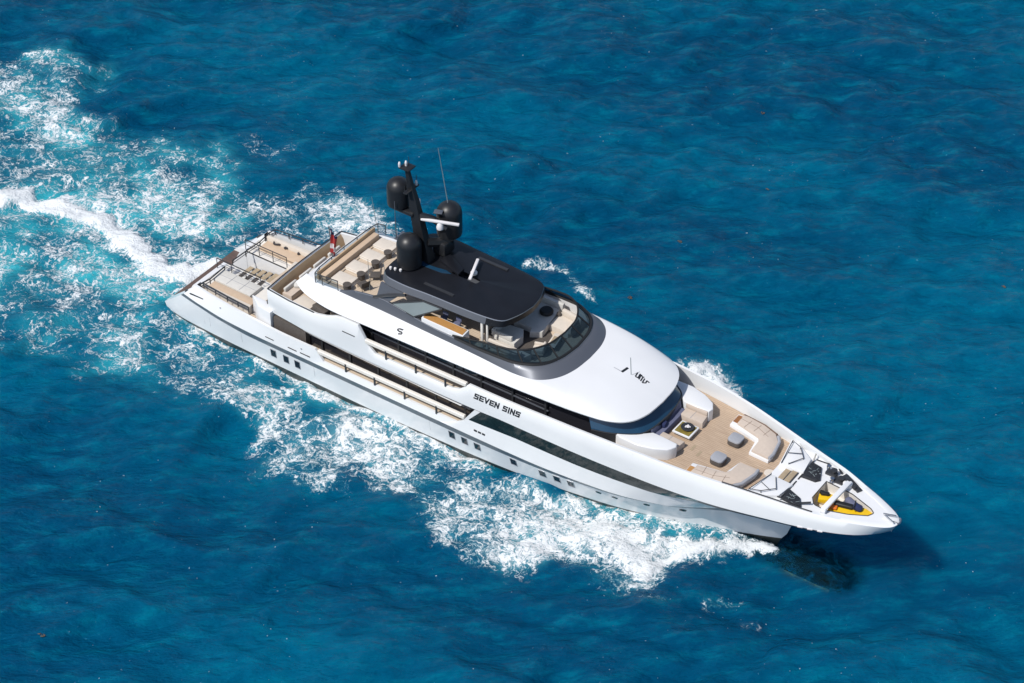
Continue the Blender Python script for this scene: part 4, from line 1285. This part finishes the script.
# water toys on the bow
js = thing('jet_ski', 'yellow and black jet ski stowed in the bow well', 'jet ski', (49.2, -.35, 4.95), R(14))
def hullrow(x, w, z0, z1): return [(x, -w * .55, z0), (x, -w, z0 + (z1 - z0) * .55), (x, -w * .85, z1), (x, w * .85, z1), (x, w, z0 + (z1 - z0) * .55), (x, w * .55, z0)]
m = MB(); m.loft([hullrow(x, w, a, b) for x, w, a, b in [(-1.25, .42, .12, .55), (-.6, .5, .05, .6), (.2, .5, .05, .62), (.8, .4, .1, .62), (1.15, .22, .22, .58), (1.3, .06, .36, .52)]], closed=True, cap=True)
build('ski_hull', m, 'yellow', js, smooth=60)
m = MB(); m.box((-.45, .08, .72), (1.15, .36, .26), r=.1, seg=3); build('ski_seat', m, 'black', js)
m = MB(); m.box((.35, .1, .78), (.55, .45, .32), r=.12, ry=.35); build('ski_cowl', m, 'navy', js)
m = MB(); m.tube([(.15, -.35, .98), (.2, 0, 1.02), (.15, .4, .98)], .035, 6); build('handlebar', m, 'black', js)
m = MB(); m.box((-1.0, -.2, .66), (.5, .4, .12), r=.04); build('footwell', m, 'orange', js)
js2 = thing('water_scooter', 'small yellow water scooter with black seat aft of the white boom', 'scooter', (47.5, -.15, 4.97), R(20))
js2.scale = (.85, .8, .95)
m = MB(); m.loft([hullrow(x, w, a, b) for x, w, a, b in [(-.5, .4, .1, .5), (0, .45, .05, .58), (.5, .35, .1, .55), (.75, .1, .3, .5)]], closed=True, cap=True)
build('scooter_hull', m, 'yellow', js2, smooth=60)
m = MB(); m.box((-.1, .15, .66), (.6, .3, .22), r=.08); m.box((-.35, .3, .62), (.3, .25, .25), r=.08); build('scooter_seat', m, 'black', js2)
bg = tag(build('gear_bag', MB().box((48.95, .3, 5.35), (1.0, .45, .45), rz=-.35, r=.16, seg=3).box((49.55, .12, 5.3), (.5, .4, .4), rz=-.5, r=.14), 'navycush', None), 'slate fabric gear bag beside the yellow jet ski', 'bag')
ob = tag(build('fuel_can', MB().box((48.35, -.65, 5.2), (.35, .28, .5), rz=.3, r=.06).box((48.35, -.65, 5.5), (.1, .1, .1), r=.03), 'orange', None), 'orange can under the white boom in the bow well', 'can')

# ================================================================== sea
def seg_dist(X, Y, pts):
    best = np.full(X.shape, 1e9); 
    for (ax, ay), (bx, by) in zip(pts[:-1], pts[1:]):
        dx, dy = bx - ax, by - ay
        t = np.clip(((X - ax) * dx + (Y - ay) * dy) / (dx * dx + dy * dy + 1e-9), 0, 1)
        best = np.minimum(best, np.hypot(X - ax - t * dx, Y - ay - t * dy))
    return best
def poly_sd(X, Y, pts):
    d = seg_dist(X, Y, pts + [pts[0]])
    ins = np.zeros(X.shape, bool)
    for (ax, ay), (bx, by) in zip(pts, pts[1:] + [pts[0]]):
        c = (ay > Y) != (by > Y)
        with np.errstate(divide='ignore', invalid='ignore'):
            ins ^= c & (X < (bx - ax) * (Y - ay) / (by - ay + 1e-12) + ax)
    return np.where(ins, -d, d)
def G(px, py, z=0.0):
    """the point of the sea surface seen at a given place of the photograph"""
    d = rv * ((px - 512) / 2280.0) - vv * ((py - 341.5) / 2280.0) + wv
    t = (z - Cm.z) / d.z
    p = Cm + d * t
    return (p.x, p.y)
def value_noise(X, Y, scale, seed, octaves=4):
    r_ = np.random.default_rng(seed); out = np.zeros(X.shape); amp = 1; tot = 0
    for o in range(octaves):
        n = 512; tab = r_.random((n, n))
        x = X * scale + 100.3 * (o + 1); y = Y * scale + 57.7 * (o + 1)
        xi = np.floor(x).astype(int); yi = np.floor(y).astype(int); fx = x - xi; fy = y - yi
        fx = fx * fx * (3 - 2 * fx); fy = fy * fy * (3 - 2 * fy)
        a = tab[xi % n, yi % n]; b = tab[(xi + 1) % n, yi % n]; c = tab[xi % n, (yi + 1) % n]; d = tab[(xi + 1) % n, (yi + 1) % n]
        out += amp * ((a * (1 - fx) + b * fx) * (1 - fy) + (c * (1 - fx) + d * fx) * fy); tot += amp
        amp *= .55; scale *= 2.03
    return out / tot
SX0, SX1, SY0, SY1, STEP = -72.0, 96.0, -60.0, 108.0, 0.25
nx = int((SX1 - SX0) / STEP) + 1; ny = int((SY1 - SY0) / STEP) + 1
gx = np.linspace(SX0, SX1, nx); gy = np.linspace(SY0, SY1, ny)
X, Y = np.meshgrid(gx, gy, indexing='ij')
n1 = value_noise(X, Y, .22, 1); n2 = value_noise(X, Y, .5, 2); n3 = value_noise(X, Y, .09, 3); n4 = value_noise(X, Y, 1.3, 4, 3)
Xw = X + (n1 - .5) * 5 + (n2 - .5) * 3; Yw = Y + (value_noise(X, Y, .22, 5) - .5) * 5 + (value_noise(X, Y, .5, 6) - .5) * 3
Xw = Xw + (value_noise(X, Y, 1.1, 31, 3) - .5) * 2.2; Yw = Yw + (value_noise(X, Y, 1.1, 32, 3) - .5) * 2.2
F = np.zeros(X.shape); T = np.zeros(X.shape)
def sstep(a, b, v):
    t = np.clip((v - a) / (b - a), 0, 1); return t * t * (3 - 2 * t)
def blob(pix, dens, feather, aer=0.0, aerf=None, warp=1.0):
    global F, T
    sd = poly_sd(X + (Xw - X) * warp, Y + (Yw - Y) * warp, [G(*p) for p in pix])
    m = sstep(feather, -feather, sd)
    F = np.maximum(F, dens * m)
    if aer: T = np.maximum(T, aer * sstep(aerf or feather * 1.5, -(aerf or feather) * 1.0, sd))
def streak(pix, width, dens, aer=0.0, aw=None, warp=.5):
    global F, T
    d = seg_dist(X + (Xw - X) * warp, Y + (Yw - Y) * warp, [G(*p) for p in pix])
    F = np.maximum(F, dens * np.exp(-(d / width) ** 2))
    if aer: T = np.maximum(T, aer * np.exp(-(d / (aw or width * 2)) ** 2))
# broad wake behind the stern
blob([(-40, 40), (60, 48), (85, 75), (60, 110), (120, 125), (160, 150), (190, 165), (235, 140), (232, 190), (300, 185), (345, 185), (375, 210), (380, 235), (300, 245), (250, 240), (170, 300), (260, 360), (330, 400), (300, 420), (230, 400), (150, 385), (100, 380), (50, 352), (-40, 330)], .45, 2.2, .60, 4.5)
blob([(-30, 45), (55, 50), (75, 75), (40, 100), (-30, 105)], .50, 1.5, .2)
blob([(-30, 120), (60, 120), (150, 150), (200, 190), (235, 250), (170, 300), (90, 330), (-30, 300)], .55, 3, .80, 4)
streak([(-40, 195), (0, 196), (45, 203), (85, 213), (120, 232), (150, 255), (180, 275), (215, 275)], 1.2, 1.12, 1.0, 3.8, .45)
streak([(-40, 197), (0, 198), (45, 206), (85, 218), (120, 238), (150, 258), (190, 278)], 2.6, .66, .9, 4.5, .8)
streak([(120, 232), (150, 258), (172, 282), (200, 282)], 1.9, 1.0, 1.0, 4.2, .5)
streak([(-20, 150), (30, 160), (80, 175), (120, 200)], 1.2, .62, .7, 3)
streak([(185, 270), (200, 220), (210, 185)], 1.3, .72, .6, 2.5)
streak([(60, 100), (50, 130), (30, 160)], 1.2, .72, .5)
streak([(-20, 315), (40, 300), (90, 290), (140, 295)], 1.6, .6, .5, 3)
streak([(190, 265), (150, 235), (150, 190)], 1.0, .62, .5)
# port side lace
blob([(232, 195), (300, 180), (350, 185), (378, 215), (400, 235), (330, 240), (280, 232), (240, 230)], .60, 1.0, .45, 2.5)
# band along starboard
blob([(110, 330), (190, 335), (270, 372), (350, 410), (440, 450), (520, 478), (600, 505), (560, 560), (470, 560), (440, 530), (420, 495), (370, 480), (290, 472), (255, 455), (245, 420), (160, 385)], .60, 1.3, .40, 2.5)
blob([(300, 420), (380, 420), (450, 455), (440, 500), (380, 478), (290, 470), (262, 462), (255, 445)], .66, 1.0, .35)
blob([(370, 445), (440, 462), (470, 485), (440, 520), (415, 500), (380, 485)], .64, 1.0, .4)
blob([(440, 470), (520, 478), (600, 500), (560, 520), (430, 520)], .74, 1.2, .45)
# bow wave
blob([(425, 500), (470, 492), (540, 505), (600, 512), (660, 524), (720, 536), (760, 546), (735, 551), (690, 552), (662, 570), (640, 578), (600, 576), (540, 568), (505, 570), (470, 562), (440, 545)], .74, 1.2, .5, 2.0, .5)
blob([(520, 520), (580, 518), (640, 524), (700, 534), (742, 544), (700, 550), (655, 560), (640, 572), (605, 570), (560, 552)], .84, 1.0, .5, 1.5, .5)
blob([(450, 515), (500, 510), (530, 530), (510, 560), (470, 555)], .78, 1.0, .4, 1.5, .7)
streak([(640, 566), (665, 553), (700, 545), (745, 546), (762, 547), (770, 548)], .8, 1.0, .4, 1.5, .3)
streak([(590, 500), (650, 520), (720, 536), (760, 545)], .6, .7, .5, 1.6, .2)
streak([(640, 592), (660, 596)], .4, .5)
streak([(180, 318), (250, 356), (330, 393), (420, 435), (480, 462)], .7, .78, .45, 2, .3)
# port bow wave
streak([(690, 370), (708, 372), (722, 381), (730, 392)], .9, .86, .3, 1.5, .3)
streak([(525, 263), (545, 262), (565, 268), (583, 283)], .45, .50, .15, 1.5, .4)
streak([(586, 292), (592, 300)], .5, .62, .1, 1.0, .4)
# foam along the port side of the hull
dport = seg_dist(X + (Xw - X) * .5, Y + (Yw - Y) * .5, [(0, 5.0), (10, 5.2), (24, 5.0), (33, 4.2), (40, 2.9)])
F = np.maximum(F, .62 * np.exp(-(dport / 1.1) ** 2)); T = np.maximum(T, .4 * np.exp(-(dport / 2.2) ** 2))
# patches of small whitecaps
for px, py, w, d in [(715, 600, .6, .42), (745, 625, .5, .40), (815, 8, .5, .5), (270, 150, 2.0, .30)]:
    streak([(px - 8, py - 2), (px + 8, py + 2)], w, d, 0)
pt = sstep(.32, .68, value_noise(X, Y, .26, 21, 3)); pt2 = sstep(.3, .7, value_noise(X, Y, .11, 22, 3))
lowf = sstep(1.0, .7, F)
F *= 1 - lowf * (.27 * (1 - pt) + .17 * (1 - pt2))
F *= .80 + .48 * value_noise(X, Y, .75, 41, 3)
T = np.clip(T * (.28 + .75 * pt + .5 * n1), 0, 1)
# ---- waves
Z = np.zeros(X.shape)
wr = np.random.default_rng(5)
main = math.atan2(av.y, av.x)
for k in range(70):
    lam = 1.1 * (14 / 1.1) ** wr.random()
    th_ = main + R(180) * (wr.random() - .5) * .55 + .25
    kx, ky = 2 * math.pi / lam * math.cos(th_), 2 * math.pi / lam * math.sin(th_)
    ph_ = wr.random() * 6.28
    wob = (n3 - .5) * 9
    s_ = np.sin(kx * X + ky * Y + ph_ + wob)
    Z += .0053 * lam ** .85 * 1.5 * (s_ + .25 * np.cos(2 * (kx * X + ky * Y + ph_ + wob)))
Z *= (.55 + .9 * value_noise(X, Y, .06, 9, 2))
turb = (value_noise(X, Y, .55, 12, 3) - .5) * 2
Z += np.clip(F, 0, 1.1) * turb * .30
Z += sstep(.62, 1.0, F) * (.10 + .22 * n4)
edge = np.minimum(np.minimum(X - SX0, SX1 - X), np.minimum(Y - SY0, SY1 - Y))
Z *= sstep(0, 12, edge)
# trough above the bulb; calm inside hull
bx = np.hypot(np.maximum(np.abs(X - 46.2) - 2.5, 0), np.abs(Y)) 
CL = sstep(2.1, 1.0, bx)
Z = Z * (1 - .7 * sstep(3.0, 1.2, bx)) - .12 * sstep(2.4, .8, bx)
hw = np.where((X > -.3) & (X < 44.7), WL[0](X), 0)
inside = np.abs(Y) < hw - .3
Zb = .42 * np.exp(-((np.abs(Y) - hw) / 1.3) ** 2) * sstep(33, 38, X) * sstep(46.2, 44.2, X)
Z = Z + Zb * (Y < 0) + .3 * Zb * (Y > 0)
Z = np.where(inside, np.minimum(Z, .0), np.clip(Z, -.9, .62 if True else 1))
idx = np.arange(nx * ny).reshape(nx, ny)
quads = np.stack([idx[:-1, :-1], idx[1:, :-1], idx[1:, 1:], idx[:-1, 1:]], -1).reshape(-1, 4)
verts = np.stack([X, Y, Z], -1).reshape(-1, 3)
# outer sheet to the horizon
BIG = 9000.0
ov = []; oq = []
def outer(x0, x1, y0, y1):
    b = len(verts) + len(ov)
    ov.extend([(x0, y0, 0), (x1, y0, 0), (x1, y1, 0), (x0, y1, 0)]); oq.append((b, b + 1, b + 2, b + 3))
outer(-BIG, SX0, -BIG, BIG); outer(SX1, BIG, -BIG, BIG); outer(SX0, SX1, -BIG, SY0); outer(SX0, SX1, SY1, BIG)
allv = np.concatenate([verts, np.array(ov)]); allq = np.concatenate([quads, np.array(oq)])
me = bpy.data.meshes.new('sea')
me.vertices.add(len(allv)); me.vertices.foreach_set('co', allv.astype(np.float32).ravel())
me.loops.add(len(allq) * 4); me.loops.foreach_set('vertex_index', allq.astype(np.int32).ravel())
me.polygons.add(len(allq)); me.polygons.foreach_set('loop_start', (np.arange(len(allq)) * 4).astype(np.int32))
me.polygons.foreach_set('use_smooth', np.ones(len(allq), bool))
me.update(calc_edges=True); me.validate()
SF = sstep(2.5, -1.5, poly_sd(X, Y, [(36, -1), (47, -3), (53, -1), (57, 4), (56, 9), (46, 10), (38, 9)])) * sstep(.25, .05, F)
for nm, arr in (('foam', F), ('aerated', T), ('clear', CL), ('soft', SF)):
    at = me.attributes.new(nm, 'FLOAT', 'POINT')
    at.data.foreach_set('value', np.concatenate([arr.ravel(), np.zeros(len(ov))]).astype(np.float32))
sea = bpy.data.objects.new('sea', me)
COL.objects.link(sea)
sea['kind'] = 'structure'

sm = bpy.data.materials.new('sea_water'); sm.use_nodes = True
t = sm.node_tree; N = t.nodes; Lk = t.links.new
P = N['Principled BSDF']
def nd(tp, **k):
    n = N.new(tp)
    for a, b in k.items(): setattr(n, a, b)
    return n
def val(n, i, v): n.inputs[i].default_value = v
def math_(op, a, b=None, clamp=False):
    n = nd('ShaderNodeMath', operation=op, use_clamp=clamp)
    for i, v in enumerate((a, b)):
        if v is None: continue
        if isinstance(v, (int, float)): n.inputs[i].default_value = v
        else: Lk(v, n.inputs[i])
    return n.outputs[0]
def mrange(v, a, b, c=0.0, d=1.0, smooth=True):
    n = nd('ShaderNodeMapRange')
    if smooth: n.interpolation_type = 'SMOOTHSTEP'
    Lk(v, n.inputs[0]); val(n, 1, a); val(n, 2, b); val(n, 3, c); val(n, 4, d)
    return n.outputs[0]
geo = nd('ShaderNodeNewGeometry')
def noise(vec, scale, detail=4, rough=.55, out=0):
    n = nd('ShaderNodeTexNoise'); val(n, 'Scale', scale); val(n, 'Detail', detail); val(n, 'Roughness', rough); Lk(vec, n.inputs['Vector'])
    return n.outputs[out]
def mapping(vec, scale=(1, 1, 1), rot=None):
    n = nd('ShaderNodeMapping'); Lk(vec, n.inputs[0])
    if rot is not None:
        n.vector_type = 'TEXTURE'; n.inputs['Rotation'].default_value = rot
        n.inputs['Scale'].default_value = tuple(1 / max(c, 1e-3) for c in scale)
    else:
        n.inputs['Scale'].default_value = scale
    return n.outputs[0]
flat = mapping(geo.outputs['Position'], (1, 1, 0))
def attr(nm):
    n = nd('ShaderNodeAttribute'); n.attribute_name = nm; return n.outputs['Fac']
aF, aT, aC = attr('foam'), attr('aerated'), attr('clear')
# domain warp
wn = nd('ShaderNodeVectorMath', operation='SUBTRACT'); Lk(noise(flat, .55, 4, .6, 1), wn.inputs[0]); wn.inputs[1].default_value = (.5, .5, .5)
wsn = nd('ShaderNodeVectorMath', operation='SCALE'); Lk(wn.outputs[0], wsn.inputs[0]); wsn.inputs['Scale'].default_value = 3.2
wad = nd('ShaderNodeVectorMath', operation='ADD'); Lk(flat, wad.inputs[0]); Lk(wsn.outputs[0], wad.inputs[1])
wp = wad.outputs[0]
def voro(scale):
    n = nd('ShaderNodeTexVoronoi', feature='DISTANCE_TO_EDGE'); val(n, 'Scale', scale); Lk(wp, n.inputs['Vector'])
    return n.outputs['Distance']
def ridge(scale, det, rough, w):
    n = noise(wp, scale, det, rough)
    a = math_('ABSOLUTE', math_('SUBTRACT', n, .5))
    return mrange(a, 0, w, 1, 0)
l2 = mrange(voro(2.3), 0, .24, 1, 0)
rg1 = ridge(.62, 6, .58, .06); rg2 = ridge(1.6, 5, .58, .07)
f1 = noise(wp, 2.6, 7, .68); f2 = noise(wp, .42, 5, .62)
lace = math_('ADD', math_('MULTIPLY', rg1, .46), math_('MULTIPLY', rg2, .40))
lace = math_('ADD', lace, math_('MULTIPLY', l2, .26))
lace = math_('ADD', lace, math_('MULTIPLY', math_('SUBTRACT', f1, .5), 1.15))
lace = math_('ADD', lace, math_('MULTIPLY', math_('SUBTRACT', f2, .5), 1.5))
fo = math_('ADD', lace, math_('MULTIPLY', aF, 1.68))
foam = math_('POWER', mrange(fo, 1.06, 1.66, smooth=False), 1.15)
milk = math_('MULTIPLY', mrange(fo, .45, 1.7, smooth=False), mrange(aF, .35, 1.0, .02, .40))
foam = math_('MAXIMUM', foam, milk)
foam = math_('MULTIPLY', foam, mrange(aF, .06, .3))
# sparse flecks everywhere
fk = noise(mapping(geo.outputs['Position'], (1, 1, 0)), 4.6, 2, .5)
fk2 = noise(flat, .13, 2, .5)
fleck = math_('MULTIPLY', mrange(fk, .742, .755), mrange(fk2, .46, .6))
foam = math_('MAXIMUM', foam, math_('MULTIPLY', fleck, .8))
# body colour, plus wave shading painted in as lighter and darker noise streaks
big = noise(mapping(geo.outputs['Position'], (.5, 1, 0), (0, 0, TH)), .055, 3, .5)
md_ = noise(mapping(geo.outputs['Position'], (.38, 1, 0), (0, 0, TH + .12)), .85, 7, .70)
def mixc(f, a, b):
    n = nd('ShaderNodeMix', data_type='RGBA')
    Lk(f, n.inputs[0])
    for i, v in ((6, a), (7, b)):
        if isinstance(v, tuple): n.inputs[i].default_value = (*v, 1)
        else: Lk(v, n.inputs[i])
    return n.outputs[2]
c0 = mixc(mrange(big, .38, .66), (.0001, .057, .130), (.0001, .098, .188))
c1 = mixc(mrange(md_, .46, .74, 0, .62), c0, (.0003, .165, .255))
halo = mrange(fo, .55, 1.4, 0, .55)
halo = math_('MULTIPLY', halo, mrange(aF, .1, .5))
cd = mixc(mrange(md_, .50, .28, 0, .55), c1, (.0001, .040, .100))
c2 = mixc(math_('MAXIMUM', mrange(aT, .12, .95), math_('MULTIPLY', halo, .7)), cd, (.025, .35, .43))
c3 = mixc(foam, c2, (.83, .86, .88))
Lk(c3, P.inputs['Base Color'])
P.inputs['IOR'].default_value = 1.33
P.inputs['Specular Tint'].default_value = (.12, .62, 1.0, 1)
P.subsurface_method = 'BURLEY'
Lk(attr('soft'), P.inputs['Subsurface Weight'])
P.inputs['Subsurface Radius'].default_value = (.8, 1.0, 1.2)
P.inputs['Subsurface Scale'].default_value = 3.5
Lk(mrange(foam, 0, 1, .09, .7), P.inputs['Roughness'])
Lk(mrange(foam, 0, .6, .17, .08), P.inputs['Specular IOR Level'])
# ripples
r1 = noise(mapping(geo.outputs['Position'], (.45, 1.2, 1), (0, 0, TH + .1)), .8, 8, .62)
r2 = noise(mapping(geo.outputs['Position'], (.6, 1.3, 1), (0, 0, TH - .25)), 2.6, 5, .6)
hsum = math_('ADD', math_('MULTIPLY', r1, .85), math_('MULTIPLY', r2, .20))
hsum = math_('ADD', hsum, math_('MULTIPLY', foam, .07))
hsum = math_('ADD', hsum, math_('MULTIPLY', math_('MULTIPLY', f1, mrange(aF, .5, .95)), .26))
bp = nd('ShaderNodeBump'); val(bp, 'Strength', .75); val(bp, 'Distance', 1.0); Lk(hsum, bp.inputs['Height'])
Lk(bp.outputs[0], P.inputs['Normal'])
tr_ = nd('ShaderNodeBsdfTransparent'); tr_.inputs[0].default_value = (.62, .80, .72, 1)
mxs = nd('ShaderNodeMixShader'); Lk(math_('MULTIPLY', math_('MULTIPLY', math_('MULTIPLY', aC, .9), mrange(noise(wp, 1.5, 7, .75), .36, .60, .42, 1.0)), math_('SUBTRACT', 1.0, foam)), mxs.inputs[0]); Lk(P.outputs[0], mxs.inputs[1]); Lk(tr_.outputs[0], mxs.inputs[2])
Lk(mxs.outputs[0], N['Material Output'].inputs[0])
me.materials.append(sm)
# deep water under the clear patch
dwm = MB().add([(-300, -300, -9), (300, -300, -9), (300, 300, -9), (-300, 300, -9)], [(0, 1, 2, 3)])
MT['deep'] = mat('deep_water', (.001, .030, .085), .8, noise=.2, nscale=.05)
dw = build('deep_water', dwm, 'deep'); dw['kind'] = 'structure'

# floating seaweed
spots = [((767, 191), 'largest brown seaweed scrap drifting off the port beam'), ((681, 243), 'brown seaweed scrap floating alone in open water right of the mast'), ((630, 299), 'orange brown seaweed scrap floating close to the port side roof'), ((1003, 288), 'brown seaweed scrap floating near the right edge of the sea'), ((763, 115), 'small seaweed scrap floating in the far water'), ((42, 636), 'brown seaweed scrap floating in the bottom left water')]
for i, (p, lb) in enumerate(spots):
    gx_, gy_ = G(*p)
    m = MB()
    for k in range(6):
        a = random.uniform(0, 6.28); r0 = random.uniform(0, .2)
        c = (r0 * math.cos(a) * 1.5, r0 * math.sin(a), .04)
        c = (c[0] * .7, c[1] * .6, c[2]); m.box(c, (random.uniform(.08, .19), random.uniform(.035, .07), .04), rz=random.uniform(0, 3.14), r=.02)
    o = build('seaweed', m, 'weed', None)
    ii = int(round((gx_ - SX0) / STEP)); jj = int(round((gy_ - SY0) / STEP))
    o.location = (gx_, gy_, float(Z[ii, jj]) + .02)
    tag(o, lb, 'seaweed', 'seaweed scraps adrift')
